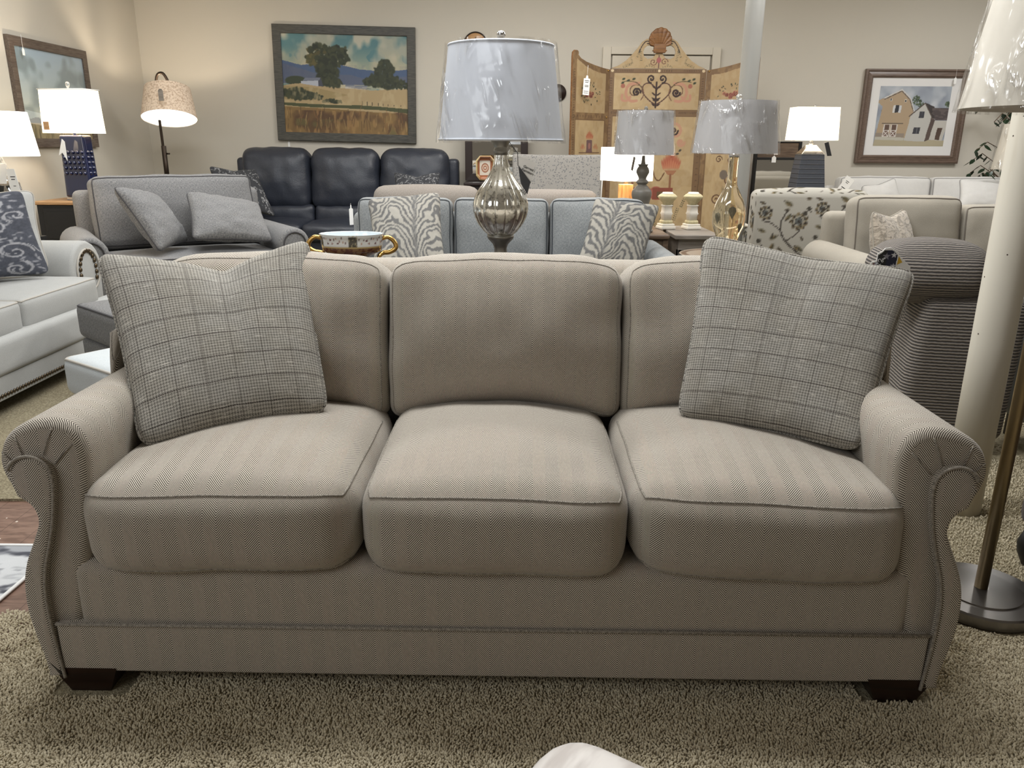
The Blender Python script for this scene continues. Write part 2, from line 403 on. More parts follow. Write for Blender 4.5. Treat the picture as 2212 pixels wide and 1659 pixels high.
def text(s, size, mat, parent, loc, rot=(PI/2, 0, 0), align='CENTER', name='lettering', depth=.0006):
    cu = bpy.data.curves.new(name, 'FONT'); cu.body = s; cu.size = size; cu.align_x = align; cu.align_y = 'CENTER'; cu.extrude = depth
    ob = bpy.data.objects.new(name, cu); me = bpy.data.meshes.new_from_object(ob); bpy.data.objects.remove(ob)
    me.materials.clear(); me.materials.append(mat)
    o = bpy.data.objects.new(name, me); COL.objects.link(o); o.parent = parent; o.location = loc; o.rotation_euler = rot
    return o
def pillow(name, c00, c10, c11, c01, T, mat, label, cat='pillow', group=None, welt=None, dip=0, pinch=.07, n=40, W=None, canvas=None, side=(0, -1, 0), uo=(0, 0), wr=.004, weltr=.0045, base=0, saga=0):
    """soft pillow spanned between four corner points (bl, br, tr, tl)"""
    C = [Vector(c) for c in (c00, c10, c11, c01)]
    org = (C[0]+C[1])/2
    nrm = (C[1]-C[0]).cross(C[3]-C[0]).normalized()
    if nrm.dot(Vector(side)) < 0: nrm = -nrm
    ww = ((C[1]-C[0]).length+(C[2]-C[3]).length)/2; hh = ((C[3]-C[0]).length+(C[2]-C[1]).length)/2
    upv = (C[3]-C[0]+C[2]-C[1]).normalized()
    def P(u, v, s):
        a, b = 2*u-1, 2*v-1
        u2 = .5+a/2*(1-pinch*(1-b*b)); v2 = .5+b/2*(1-pinch*(1-a*a))
        rc = (a*a*b*b)**5*.035; u2 += (.5-u2)*rc*2; v2 += (.5-v2)*rc*2
        p = C[0]*(1-u2)*(1-v2)+C[1]*u2*(1-v2)+C[2]*u2*v2+C[3]*(1-u2)*v2
        t = T/2*max(0, (1-a*a)*(1-b*b))**.42
        if dip:
            g = max(0, 1-abs(a-saga)/(1+abs(saga)))**1.15*max(0, v)**(3.5+2.5*abs(a-saga)); p = p-upv*dip*g; t *= 1-.5*math.exp(-((a-saga)/.22)**2)*max(0, v)**4
        t += (wr*mnoise.noise(Vector((u*7+org.x*5, v*7, s*3)))+wr*.5*mnoise.noise(Vector((u*19, v*17+org.x, s*3))))*min(1, t/(T*.2+1e-6))
        return p+nrm*t*s-org
    V = []; Fc = []; UV = []
    par = [.5-.5*math.cos(PI*i/n)*(.35)-.325*(1-2*i/n) for i in range(n+1)]
    ids = {}
    for s in (1, -1):
        for j in range(n+1):
            for i in range(n+1):
                e = i in (0, n) or j in (0, n)
                k = (0 if e else s, i, j)
                if k not in ids: ids[k] = len(V); V.append(P(par[i], par[j], s))
    flip = (C[1]-C[0]).cross(C[3]-C[0]).dot(nrm) < 0
    for s in (1, -1):
        for j in range(n):
            for i in range(n):
                q = []
                for (ii, jj) in ((i, j), (i+1, j), (i+1, j+1), (i, j+1)):
                    e = ii in (0, n) or jj in (0, n); q.append((ids[(0 if e else s, ii, jj)], par[ii]*ww+uo[0], par[jj]*hh+uo[1]))
                if (s < 0) != flip: q = q[::-1]
                Fc.append([x[0] for x in q]); UV += [(x[1], x[2]) for x in q]
    o = thing(name, label, cat, org, 0, group)
    cvs = None
    if canvas: cvs = (canvas, lambda uv: (uv-np.array(uo))/np.array([ww, hh]))
    mk('pillow_cover', V, Fc, mat, o, uv=np.array(UV), canvas=cvs)
    if welt:
        rg_ = [P(par[i], 0, 1) for i in range(n)]+[P(1, par[j], 1) for j in range(n)]+[P(par[n-i], 1, 1) for i in range(n)]+[P(0, par[n-j], 1) for j in range(n)]
        t = tube(rg_, weltr, 6, closed=True); mk('piping', t[0], t[1], welt, o)
    return o

# ------------------------------------------------------------ canvas for printed and painted surfaces
class Canvas:
    def __init__(s, w, h, bg=(255, 255, 255), asp=None):
        s.w, s.h = w, h; s.asp = w/h if asp is None else asp; s.im = np.zeros((h, w, 3))+np.array(bg, float)
        s.X, s.Y = np.meshgrid((np.arange(w)+.5)/w*s.asp, (np.arange(h)+.5)/h)   # x in 0..asp, y 0..1 downwards
    def blend(s, m, c, a=1):
        m = np.clip(m*a, 0, 1)[..., None]; s.im = s.im*(1-m)+np.array(c, float)*m
    def poly(s, pts, c, a=1):
        X, Y = s.X, s.Y; ins = np.zeros(X.shape, bool); n = len(pts)
        for i in range(n):
            x0, y0 = pts[i]; x1, y1 = pts[(i+1) % n]
            if y0 == y1: continue
            cnd = ((y0 > Y) != (y1 > Y)); ins ^= cnd & (X < (x1-x0)*(Y-y0)/(y1-y0)+x0)
        s.blend(ins.astype(float), c, a)
    def ell(s, cx, cy, rx, ry, c, a=1, rot=0, soft=.15):
        dx, dy = s.X-cx, s.Y-cy; cr, sr = math.cos(rot), math.sin(rot)
        d = np.hypot((dx*cr+dy*sr)/rx, (-dx*sr+dy*cr)/ry); s.blend(np.clip((1-d)/soft, 0, 1), c, a)
    def line(s, pts, wd, c, a=1):
        for i in range(len(pts)-1):
            (x0, y0), (x1, y1) = pts[i][:2], pts[i+1][:2]
            mg = wd*2+.01; xa, xb = min(x0, x1)-mg, max(x0, x1)+mg; ya, yb = min(y0, y1)-mg, max(y0, y1)+mg
            i0, i1 = max(0, int(xa/s.asp*s.w)), min(s.w, int(xb/s.asp*s.w)+2); j0, j1 = max(0, int(ya*s.h)), min(s.h, int(yb*s.h)+2)
            if i0 >= i1 or j0 >= j1: continue
            X, Y = s.X[j0:j1, i0:i1], s.Y[j0:j1, i0:i1]; dx, dy = x1-x0, y1-y0; l2 = dx*dx+dy*dy+1e-12
            t = np.clip(((X-x0)*dx+(Y-y0)*dy)/l2, 0, 1); d = np.hypot(X-x0-t*dx, Y-y0-t*dy)
            m = np.clip((wd/2-d)*s.h+.5, 0, 1)[..., None]*a
            s.im[j0:j1, i0:i1] = s.im[j0:j1, i0:i1]*(1-m)+np.array(c, float)*m
    def curve(s, pts, wd, c, a=1, closed=False): s.line([(p.x, p.y) for p in crv([(x, y, 0) for x, y in pts], 8, closed)], wd, c, a)
    def spiral(s, cx, cy, r, turns, wd, c, st=0, dr=1, a=1):
        P = []
        for k in range(int(turns*16)+1):
            t = k/16; rr = r*(1-t/turns*.88); an = st+dr*2*PI*t; P.append((cx+rr*math.cos(an), cy+rr*math.sin(an)))
        s.line(P, wd, c, a)
    def leaf(s, x, y, l, an, c, wd=.35, a=1): s.ell(x+math.cos(an)*l/2, y+math.sin(an)*l/2, l/2, l/2*wd, c, a, rot=an, soft=.5)
    def nz(s, fx, fy, seed=0, oct=3):
        r = np.random.default_rng(seed); out = np.zeros((s.h, s.w)); amp = 1; tot = 0
        for o in range(oct):
            gx, gy = max(2, int(fx*2**o))+2, max(2, int(fy*2**o))+2; g = r.random((gy, gx))
            xs = np.linspace(0, gx-1.001, s.w); ys = np.linspace(0, gy-1.001, s.h); xi = xs.astype(int); yi = ys.astype(int)
            fx_ = xs-xi; fy_ = ys-yi; fx_ = fx_*fx_*(3-2*fx_); fy_ = (fy_*fy_*(3-2*fy_))[:, None]
            v = (g[yi][:, xi]*(1-fx_)+g[yi][:, xi+1]*fx_)*(1-fy_)+(g[yi+1][:, xi]*(1-fx_)+g[yi+1][:, xi+1]*fx_)*fy_
            out += v*amp; tot += amp; amp *= .5
        return out/tot
    def sample(s, U):
        x = np.clip(U[:, 0]*s.w, 0, s.w-1).astype(int); y = np.clip((1-U[:, 1])*s.h, 0, s.h-1).astype(int)
        c = s.im[y, x]; g = c.mean(axis=1, keepdims=True); return (c*.78+g*.22)*.9
def artgrid(w, h, nx, ny):
    """flat picture surface facing -y, origin bottom centre; UV 0..1"""
    V = [(-w/2+w*i/nx, 0, h*j/ny) for j in range(ny+1) for i in range(nx+1)]; Fc = []; UV = []
    for j in range(ny):
        for i in range(nx):
            a = j*(nx+1)+i; Fc.append((a, a+1, a+nx+2, a+nx+1)); UV += [(i/nx, j/ny), ((i+1)/nx, j/ny), ((i+1)/nx, (j+1)/ny), (i/nx, (j+1)/ny)]
    return V, Fc, np.array(UV)
ID = lambda uv: uv
def framed(w, h, fw, dep, prof=0):
    """mitred picture frame facing -y, bottom centre origin"""
    P = [(0, 0), (0, -dep), (fw*.2, -dep*1.15), (fw*.35, -dep*.8), (fw*.6, -dep*.9), (fw*.8, -dep*1.05), (fw, -dep*.7), (fw, 0)] if prof else [(0, 0), (0, -dep), (fw*.06, -dep*1.06), (fw*.94, -dep*1.0), (fw, -dep*.94), (fw, 0)]
    V = []; Fc = []; n = len(P)
    for (sx, sz) in ((-1, 0), (1, 0), (1, 1), (-1, 1)):
        for (d, y) in P: V.append((sx*(w/2-d), y, (d if sz == 0 else h-d)))
    for k in range(4):
        for i in range(n-1):
            a, b = k*n, ((k+1) % 4)*n; Fc.append((a+i, b+i, b+i+1, a+i+1)[::-1])
    return V, Fc, None
def marks(parent, x, y, z, w, n=1, dz=.01, h=.004, ry=0, name='printed_lines'):
    c = join(*[slab([(-w/2*(1-.25*(k % 2)), -k*dz), (w/2*(1-.25*(k % 2)), -k*dz), (w/2*(1-.25*(k % 2)), -k*dz+h), (-w/2*(1-.25*(k % 2)), -k*dz+h)], -.0004, 0) for k in range(n)])
    c = xf(c, (x, y, z), ry=ry); return mk(name, c[0], c[1], M['ink'], parent, uv=c[2], smooth=False)
def pricetag(parent, loc, w=.03, h=.06, rz=0, string=.06, name='price_tag', ry=0):
    poly = [(-w/2, -h), (w/2, -h), (w/2, -h*.2), (w*.18, -h*.16), (w*.1, 0), (-w*.1, 0), (-w*.18, -h*.16), (-w/2, -h*.2)]
    a = slab(poly, -.0008, .0008); b = tube([(0, 0, -.004), (0, 0, string)], .0008, 5)
    b = (b[0], b[1], [(0, 0)]*sum(len(f) for f in b[1]))
    p = xf(join(a, b), rz=rz, ry=ry)
    return mk(name, p[0], p[1], M['white'], parent, uv=p[2], smooth=False, loc=loc)

# ============================================================ the room
WY = 8.7; WX = -3.86; CEIL = 3.1
_t = NT('beige_wall_paint'); _t.uv(True)
M['wall'] = _t.bsdf(_t.mix(_t.M('MULTIPLY', _t.noise(1.2, 3), .35), L4((202, 196, 184)), L4((190, 184, 171))), .75, bump=_t.noise(140, 2), bs=.05)
M['trimp'] = plain('door_trim_paint', (206, 198, 182), .5)
M['ceil'] = plain('ceiling_paint', (225, 222, 214), .9)
_t = NT('beige_carpet'); _t.uv(True); _n = _t.noise(150, 3, rough=.7); _b = _t.noise(1.6, 3)
_c = _t.mix(_t.step(_n, .3, .7), L4((128, 117, 92)), L4((192, 180, 150))); _c = _t.mix(_t.M('MULTIPLY', _t.step(_b, .35, .65), .3), _c, L4((150, 138, 110)))
M['carpet'] = _t.bsdf(_c, 1.0, bump=_n, bs=1.0, bd=.012)
_t = NT('carpet_fibre'); _t.uv(True); _n = _t.noise(60, 2); _b = _t.noise(2.2, 3)
_c = _t.mix(_t.step(_n, .3, .7), L4((178, 165, 138)), L4((214, 203, 176))); _c = _t.mix(_t.M('MULTIPLY', _t.step(_b, .35, .65), .3), _c, L4((184, 172, 144)))
M['fibre'] = _t.bsdf(_c, 1.0, Sheen_Weight=.2)
_t = NT('red_brown_floor_tile'); _u = _t.uv(True)
_gx = _t.step(_t.M('ABSOLUTE', _t.M('SUBTRACT', _t.frac(_t.M('DIVIDE', _t.M('ADD', _u[0], 20), .108)), .5)), .488, .497)
_gy = _t.step(_t.M('ABSOLUTE', _t.M('SUBTRACT', _t.frac(_t.M('DIVIDE', _t.M('ADD', _u[1], 20.02), .092)), .5)), .488, .497)
_n = _t.noise(14, 5, dist=1.0, stretch=(1, 3, 1))
_c = _t.mix(_t.step(_n, .3, .7), L4((106, 80, 67)), L4((136, 108, 92)))
_c = _t.mix(_t.M('MAXIMUM', _gx, _gy), _c, L4((60, 36, 28)))
_v = _t.n('ShaderNodeTexVoronoi'); _v.inputs['Scale'].default_value = 13; _t.t.links.new(_t.vec, _v.inputs[0])
_c = _t.mix(_t.M('LESS_THAN', _v.outputs['Distance'], .055), _c, L4((225, 215, 200)))
M['tile'] = _t.bsdf(_c, .45)

def struct(name, p, mat, **k):
    o = mk(name, p[0], p[1], mat, uv=(p[2] if len(p) > 2 else None), smooth=False, **k); o['kind'] = 'structure'; return o
struct('floor', box(WX-.1, 7.1, -1.2, WY+.1, -.1, 0, .001), M['tile'])
struct('wall_back', box(WX-.1, 7.1, WY, WY+.1, 0, CEIL, .001), M['wall'])
struct('wall_left', box(WX-.1, WX, 1.2, WY, 0, CEIL, .001), M['wall'])
struct('wall_right', box(7.0, 7.1, 1.2, WY, 0, CEIL, .001), M['wall'])
struct('ceiling', box(WX-.1, 7.1, 1.0, WY+.1, CEIL, CEIL+.08, .001), M['ceil'])
# painted door and casing behind the folding screen
dl, dr_ = at(1302, 100, WY).x, at(1556, 105, WY).x; dz = at(1430, 103, WY).z
struct('door_1', box(dl+.1, dr_-.1, WY-.03, WY-.004, .01, dz-.08), M['trimp'])
struct('trim_2', join(box(dl, dl+.085, WY-.05, WY, 0, dz), box(dr_-.085, dr_, WY-.05, WY, 0, dz), box(dl+.086, dr_-.086, WY-.05, WY, dz-.07, dz)), M['trimp'])
# carpet fields laid over the tile
def carpet_field(name, poly, z0, z1, label):
    P = [(x, y) for x, y in poly]; n = len(P)
    V = [(x, y, z0) for x, y in P]+[(x, y, z1) for x, y in P]
    Fc = [tuple(range(n))[::-1], tuple(range(n, 2*n))]+[(i, (i+1) % n, n+(i+1) % n, n+i) for i in range(n)]
    o = mk(name, V, Fc, M['carpet'], smooth=False); tag(o, label, 'carpet'); return o
e1, e2 = atz(0, 1330, .012), atz(66, 1272, .012)
sl = (e2.x-e1.x)/(e2.y-e1.y)
exy = lambda y: e1.x+(y-e1.y)*sl
wy1 = atz(0, 1076, .012).y
near_poly = [(exy(.3), .3), (6.9, .3), (6.9, WY-.06), (-.9, WY-.06), (-.9, wy1), (-1.12, wy1-.02), (-1.12, 2.3)]
carpet_field('carpet', near_poly, .0005, .010, 'beige pile carpet under the herringbone sofa in the foreground')
carpet_field('carpet', [(-3.84, wy1), (-.92, wy1), (-.92, WY-.06), (-3.84, WY-.06)], .0005, .010, 'beige carpet beyond the red-brown tiles, under the pale nailhead sofa')
# individual tufts where the photo looks closely at the pile
def tufts(x0, x1, y0, y1, sp, seed, keep, hgt=.0095):
    r = np.random.default_rng(seed)
    gx, gy = np.meshgrid(np.arange(x0, x1, sp), np.arange(y0, y1, sp)); gx = gx.ravel(); gy = gy.ravel()
    gx = gx+r.uniform(-.6, .6, gx.size)*sp; gy = gy+r.uniform(-.6, .6, gy.size)*sp
    k = keep(gx, gy); gx, gy = gx[k], gy[k]; n = gx.size
    h = r.uniform(.55, 1.1, n)*hgt; an = r.uniform(0, 2*PI, n); w = r.uniform(.0016, .0027, n)
    la = r.uniform(0, 2*PI, n)
    cl = np.sin(gx*37+np.sin(gy*29)*2)+np.cos(gy*41+np.sin(gx*23)*2); la = la*.45+cl*1.4; ll = r.uniform(.2, .9, n)*hgt*.6
    V = np.zeros((n, 9, 3))
    for q in range(4):
        c, s_ = np.cos(an+q*PI/2), np.sin(an+q*PI/2)
        V[:, q] = np.stack([gx+c*w*.8, gy+s_*w*.8, np.full(n, .0102)], 1)
        V[:, 4+q] = np.stack([gx+c*w*1.2+np.cos(la)*ll*.6, gy+s_*w*1.2+np.sin(la)*ll*.6,   .0102+h*.65], 1)
    V[:, 8] = np.stack([gx+np.cos(la)*ll, gy+np.sin(la)*ll,   .0102+h], 1)
    f4 = np.array([(q, (q+1) % 4, 4+(q+1) % 4, 4+q) for q in range(4)]); f3 = np.array([(4+q, 4+(q+1) % 4, 8) for q in range(4)])
    base = (np.arange(n)*9)[:, None, None]
    a4 = (f4[None]+base).reshape(-1, 4); a3 = (f3[None]+base).reshape(-1, 3)
    me = bpy.data.meshes.new('carpet_pile'); me.vertices.add(n*9); me.vertices.foreach_set('co', V.ravel().astype(np.float32))
    me.loops.add(a4.size+a3.size); me.loops.foreach_set('vertex_index', np.concatenate([a4.ravel(), a3.ravel()]).astype(np.int32))
    me.polygons.add(len(a4)+len(a3))
    me.polygons.foreach_set('loop_start', np.concatenate([np.arange(len(a4))*4, len(a4)*4+np.arange(len(a3))*3]).astype(np.int32))
    me.update(calc_edges=True); me.validate(); me.polygons.foreach_set('use_smooth', [True]*len(me.polygons))
    me.materials.append(M['fibre']); o = bpy.data.objects.new('carpet_pile', me); COL.objects.link(o); return o
legx = [(-1.01, -.88), (.81, .93)]
def keep1(x, y):
    k = x > exy(y)+.004
    k &= (np.hypot(x-1.285, y-1.885) > .165)
    for a, b in legx: k &= ~((x > a-.02) & (x < b+.02) & (y > 1.47) & (y < 1.60))
    return k
o = tufts(-1.45, 1.75, 1.12, 1.80, .0048, 3, keep1)
tag(o, 'short twisted beige carpet tufts in front of the herringbone sofa', 'carpet pile', kind='stuff')
def keep2(x, y): return (np.hypot(x-1.285, y-1.885) > .165) & ~((x > 1.53) & (y < 2.17)) & (np.hypot(x-1.55, y-2.46) > .07) & ~((x > 1.45) & (x < 2.0) & (y > 2.9) & (y < 3.45)) & ~((y > 2.55) & (x < 1.25)) & ~((y > 2.8) & (x > 2.05) & (y < 3.3))
o = tufts(1.02, 2.5, 1.81, 3.6, .0095, 5, keep2)
tag(o, 'beige carpet tufts around the brushed metal lamp base', 'carpet pile', kind='stuff')
# grey abstract rug over the tile
r1, r2, r3 = atz(0, 1178, .008), atz(0, 1318, .008), atz(72, 1181, .008)
rp = [(-2.6, r1.y), (r3.x-.02+.06, r1.y), (exy(r1.y)-.05+.0, r1.y-.02)]
eo = -.055
rug = [(-2.5, r1.y), (exy(r1.y)+eo, r1.y), (exy(1.0)+eo, 1.0), (-2.5, 1.0)]
cv = Canvas(260, 260, (236, 238, 240)); n1 = cv.nz(9, 26, 11, 4); cv.blend(np.clip((n1-.52)*7, 0, .6), (150, 154, 162)); n2 = cv.nz(10, 24, 12, 4); cv.blend(np.clip((n2-.60)*9, 0, 1), (84, 86, 98)); cv.blend(np.clip((cv.nz(8, 26, 9, 3)-.55)*8, 0, 1), (232, 234, 236))
def quadgrid(q, n, z):
    V = []; Fc = []; UV = []
    for j in range(n+1):
        for i in range(n+1):
            u, v = i/n, j/n
            p = [(q[3][k]*(1-u)+q[2][k]*u)*(1-v)+(q[0][k]*(1-u)+q[1][k]*u)*v for k in (0, 1)]; V.append((p[0], p[1], z))
    for j in range(n):
        for i in range(n):
            a = j*(n+1)+i; Fc.append((a, a+1, a+n+2, a+n+1)); UV += [(i/n, j/n), ((i+1)/n, j/n), ((i+1)/n, (j+1)/n), (i/n, (j+1)/n)]
    return V, Fc, np.array(UV)
rg = thing('rug', 'white and grey abstract low-pile rug lying on the tiles at far left', 'rug', (0, 0, 0))
q = quadgrid(rug, 200, .0082); mk('rug_surface', q[0], q[1], M['printcloth'], rg, uv=q[2], canvas=(cv, ID), smooth=False)
P4 = [(x, y, z) for z in (.0005, .008) for x, y in rug]
mk('rug_backing', P4, [(0, 3, 2, 1), (4, 5, 6, 7)]+[(i, (i+1) % 4, 4+(i+1) % 4, 4+i) for i in range(4)], M['white'], rg, smooth=False)
t = tube([(rug[0][0], rug[0][1], .008), (rug[1][0], rug[1][1], .008), (rug[2][0], rug[2][1], .008)], .006, 6); mk('binding', t[0], t[1], M['white'], rg)

# round painted pillars
def pillar(x, y, r, mat, label, dark=False):
    p = lathe([(r, 0.0105), (r, .6), (r, 1.2), (r, 2.0), (r, CEIL-.002)], 40)
    o = mk('pillar', p[0], p[1], mat, loc=(x, y, 0)); tag(o, label, 'pillar'); return o
pillar(1.55, 2.46, .0615, M['pillar'], 'cream painted round steel pillar with chipped paint, right of the herringbone sofa')
pf = at(1606, 300, 6.0); pillar(pf.x, 6.0, .066, M['pillargrey'], 'slim grey round pillar behind the amber glass lamp')

# ============================================================ main sofa
SX, SY = -.038, 1.95
sofa = thing('sofa', 'large three-seat sofa in brown and cream herringbone tweed with rolled arms, in front centre', 'sofa', (SX, SY, 0), -.011)
def loc(p): return (p.x-SX, p.y-SY, p.z)
HB = M['herr']
# seat cushions
for k, (x0, x1, sd) in enumerate(((-.872, -.281, 1), (-.277, .292, 2), (.296, .876, 3))):
    def dfm(p, s_=sd): # slightly deeper crown towards the back, rounded front lip
        return [p[0], p[1]+.042*min(1, abs(p[0])/.29)**6*max(-1, min(1, -p[1]/.25)), p[2]+.008*math.sin(p[0]*6+s_)]
    c = cush((x1-x0)/2, .322, .100, .064, 22, (.004, .016, .044), (0, 0, 0), dfm, wr=.004, seed=sd*3, uo=(sd*.31, .1*sd))
    c = xf(c, ((x0+x1)/2, -.195, .422))
    sc_ = mk('seat_cushion', c[0], c[1], HB, sofa, uv=c[2])
    for zs, r_ in ((1, .0026), (-1, .0018)):
        P = ring(2, zs); n_ = len(P); k0 = max(range(n_), key=lambda i: P[i].y); P = P[k0:]+P[:k0]
        P = [p_ for p_ in P if p_.y < .18]; P = [p_+Vector(((x0+x1)/2, -.195, .422)) for p_ in P]
        t = tube(P, r_, 5); mk('seam', t[0], t[1], M['welt'], sc_)
# back cushions
def backcush(x0, x1, sd, wing=0):
    hx = (x1-x0)/2; cx = (x0+x1)/2
    def dfm(p):
        x, y, z = p
        zz = z/.215
        if wing:
            f = max(0, min(1, (z+.07)/.09)); f = f*f*(3-2*f)
            if x*wing > 0: x += wing*.16*f*(x*wing/hx)
        if zz < 0: y += .02*zz*zz
        z += -.030*(abs(x)/hx)**6*max(0, zz)**1.5
        if zz < 0: z += .050*(1-(min(1, abs(x)/hx))**2)*zz*zz
        return [x, y, z]
    c = cush(hx, .125, .220, .05, 24, (.0, .05, .012), (0, 0, 0), dfm, wr=.006, seed=sd*5, uo=(sd*.23, 0))
    c = xf(c, (cx, .148, .689), rx=-.20)
    ob = mk('back_cushion', c[0], c[1], HB, sofa, uv=c[2])
    mt = Matrix.Translation((cx, .148, .689)) @ Matrix.Rotation(-.20, 4, 'X')
    rg_ = [mt @ p_ for p_ in ring(1, -1)]
    t = tube(rg_, .0019, 6, closed=True); mk('piping', t[0], t[1], M['welt'], ob)
backcush(-.872, -.293, 1, -1); backcush(-.290, .325, 2); backcush(.328, .876, 3, 1)
# back frame
c = join(cush(1.0, .075, .30, .06, 14, (0, .0, .01), (0, .40, .565)), cush(.93, .06, .12, .03, 8, c=(0, .40, .2)))
mk('back_frame', c[0], c[1], HB, sofa, uv=c[2])
# seat deck (dark, seen in the gaps) and front rails
c = box(-.86, .86, -.44, .36, .16, .34, .01); mk('seat_deck', c[0], c[1], M['black'], sofa)
c = cush(.905, .069, .104, .03, 22, (.0, .006, .004), (0, -.404, .234)); mk('front_rail', c[0], c[1], HB, sofa, uv=c[2])
c = cush(.952, .05, .061, .006, 22, (.0, .0, .0), (0, -.429, .131)); mk('base_band', c[0], c[1], HB, sofa, uv=c[2])
t = tube([(-.948, -.483, .194), (0, -.483, .194), (.948, -.483, .194)], .0042, 8); mk('piping', t[0], t[1], M['welt'], sofa)
# arms
FY = 1.50
out_px = [(118, 1451), (104, 1405), (86, 1360), (70, 1310), (62, 1255), (66, 1210), (82, 1160), (92, 1120), (80, 1088), (48, 1066), (22, 1036), (7, 995), (14, 955), (42, 925), (85, 908), (135, 906), (175, 925), (198, 965), (206, 1020), (208, 1100), (204, 1200), (196, 1300), (190, 1400), (186, 1451)]
inn_px = [(163, 1450), (152, 1410), (140, 1365), (128, 1310), (121, 1262), (122, 1215), (130, 1170), (137, 1120), (139, 1070), (137, 1030), (126, 1000), (104, 983), (78, 978), (56, 986), (43, 1003), (38, 1026)]
def L(pts, y=FY): return [(at(a, b, y).x-SX, at(a, b, y).z) for a, b in pts]
OUT, INN = [(a*1.006, b) for a, b in L(out_px)], [(a*1.006, b) for a, b in L(inn_px)]
for sgn in (-1, 1):
    f = lambda P: [(-sgn*a, b) for a, b in P]
    o2 = [(p.x, p.y) for p in crv([(a, b, 0) for a, b in f(OUT)], 4, True)]
    c = prism(o2, -.466, .47, .02)
    arm = mk('arm', c[0], c[1], HB, sofa, uv=c[2])
    i2 = [(p.x, p.y) for p in crv([(a, b, 0) for a, b in f(INN)], 5)]
    ol = [(p.x, p.y) for p in crv([(a, b, 0) for a, b in f(OUT[:10])], 4)]
    # outer edge of the front panel, a little inside the arm outline
    ol = [(a+(.012 if -sgn*1 > 0 else -.012)*1.0*(1), b) if False else (a, b) for a, b in ol]
    poly = i2+[(a+(-.010 if a > 0 else .010), b) for a, b in ol[::-1]]
    c = prism(poly, -.481, -.44, .010); pnl = mk('arm_panel', c[0], c[1], HB, arm, uv=c[2])
    t = tube([(a, -.482, b) for a, b in i2[:-4]], .0038, 7); mk('piping', t[0], t[1], M['welt'], pnl)
    # gathered pleats round the scroll
    cx_, cz_ = L([(88, 1010)])[0]; cx_ = -sgn*cx_
    for (pa, pb) in (((44, 1000), (12, 975)), ((60, 982), (38, 938)), ((104, 980), (122, 920)), ((128, 1000), (168, 955))):
        a_, b_ = L([pa])[0], L([pb])[0]
        t = tube([(-sgn*a_[0], -.469, a_[1]), (-sgn*(a_[0]+b_[0])/2, -.469, (a_[1]+b_[1])/2+.002), (-sgn*b_[0], -.466, b_[1])], .0012, 5); mk('pleat', t[0], t[1], M['welt'], arm)
# tapered block feet
for (lx, ly) in ((-.905, -.424), (.905, -.424), (-.90, .38), (.905, .38)):
    h = .068
    a, b_ = .072, .044
    V = [(-b_, -b_, .0), (b_, -b_, 0), (b_, b_, 0), (-b_, b_, 0), (-a, -a*.78, h), (a, -a*.78, h), (a, a*.78, h), (-a, a*.78, h)]
    V = [(x+lx, y+ly, z+.0105) for x, y, z in V]
    mk('leg', V, [(0, 3, 2, 1), (4, 5, 6, 7)]+[(i, (i+1) % 4, 4+(i+1) % 4, 4+i) for i in range(4)], M['espresso'], sofa, smooth=False)

# two plaid pillows
def up(p, z): return Vector((p.x, p.y, z))
bl, br = atz(300, 962, .545), atz(712, 892, .56)
pillow('throw_pillow', bl+Vector((0, 0, -.012)), br, at(668, 502, 2.10), at(203, 545, 1.99), .17, M['plaid'], 'square tweed plaid pillow with a chopped top at the left end of the herringbone sofa', welt=M['plaid'], dip=.085, n=54, pinch=.06, saga=.12, group='plaid tweed pillows on the herringbone sofa')
bl, br = atz(1460, 905, .555), atz(1862, 980, .545)
pillow('throw_pillow', bl, br, at(1985, 583, 2.08), at(1518, 503, 2.04), .17, M['plaid'], 'square tweed plaid pillow at the right end of the herringbone sofa, tilted to the right', welt=M['plaid'], dip=.012, n=44, pinch=.05, uo=(.5, .2), group='plaid tweed pillows on the herringbone sofa')
# brochures tucked behind the right pillow
_pb = at(1925, 560, 2.17)
bk = thing('brochure', 'rounded die-cut brochure with stars and stripes sticking up behind the right plaid pillow', 'brochure', (_pb.x, 2.17, 0))
cvb = Canvas(120, 90, (40, 42, 46)); cvb.poly([(0, 0), (.34, 0), (.34, 1), (0, 1)], (120, 60, 60)); cvb.poly([(.30, 0), (.42, 0), (.42, 1), (.30, 1)], (170, 170, 190)); cvb.poly([(.8, 0), (1.4, 0), (1.4, 1), (.8, 1)], (34, 38, 70))
def star(cv_, x, y, r, c):
    cv_.poly([(x+r*(1 if i % 2 == 0 else .4)*math.sin(i*PI/5), y-r*(1 if i % 2 == 0 else .4)*math.cos(i*PI/5)) for i in range(10)], c)
star(cvb, .78, .28, .17, (150, 150, 165)); star(cvb, 1.10, .22, .15, (235, 235, 240)); star(cvb, .82, .82, .15, (190, 190, 205)); star(cvb, 1.12, .72, .13, (225, 225, 235))
op = [(1874, 575), (1882, 566), (1893, 563), (1896, 548), (1906, 543), (1913, 536), (1925, 535), (1936, 541), (1943, 548), (1930, 576)]
W_ = lambda a, b: at(a, b, 2.17)
po = [(W_(a, b).x-_pb.x, W_(a, b).z) for a, b in op]; xs = [p[0] for p in po]; zs = [p[1] for p in po]
po[0] = (po[0][0], po[0][1]-.1); po[-1] = (po[-1][0], po[-1][1]-.1)
c = slab(po, 0, .002); mk('brochure_edge', c[0], c[1], M['white'], bk, uv=c[2], smooth=False)
pin = [(p[0]*.9+.1*sum(xs)/len(xs), p[1]-.004 if i not in (0, len(po)-1) else p[1]) for i, p in enumerate(po)]
V, Fc, UV = artgrid(.085, .06, 60, 44); zb = min(zs)-.015
from mathutils.geometry import intersect_point_tri_2d
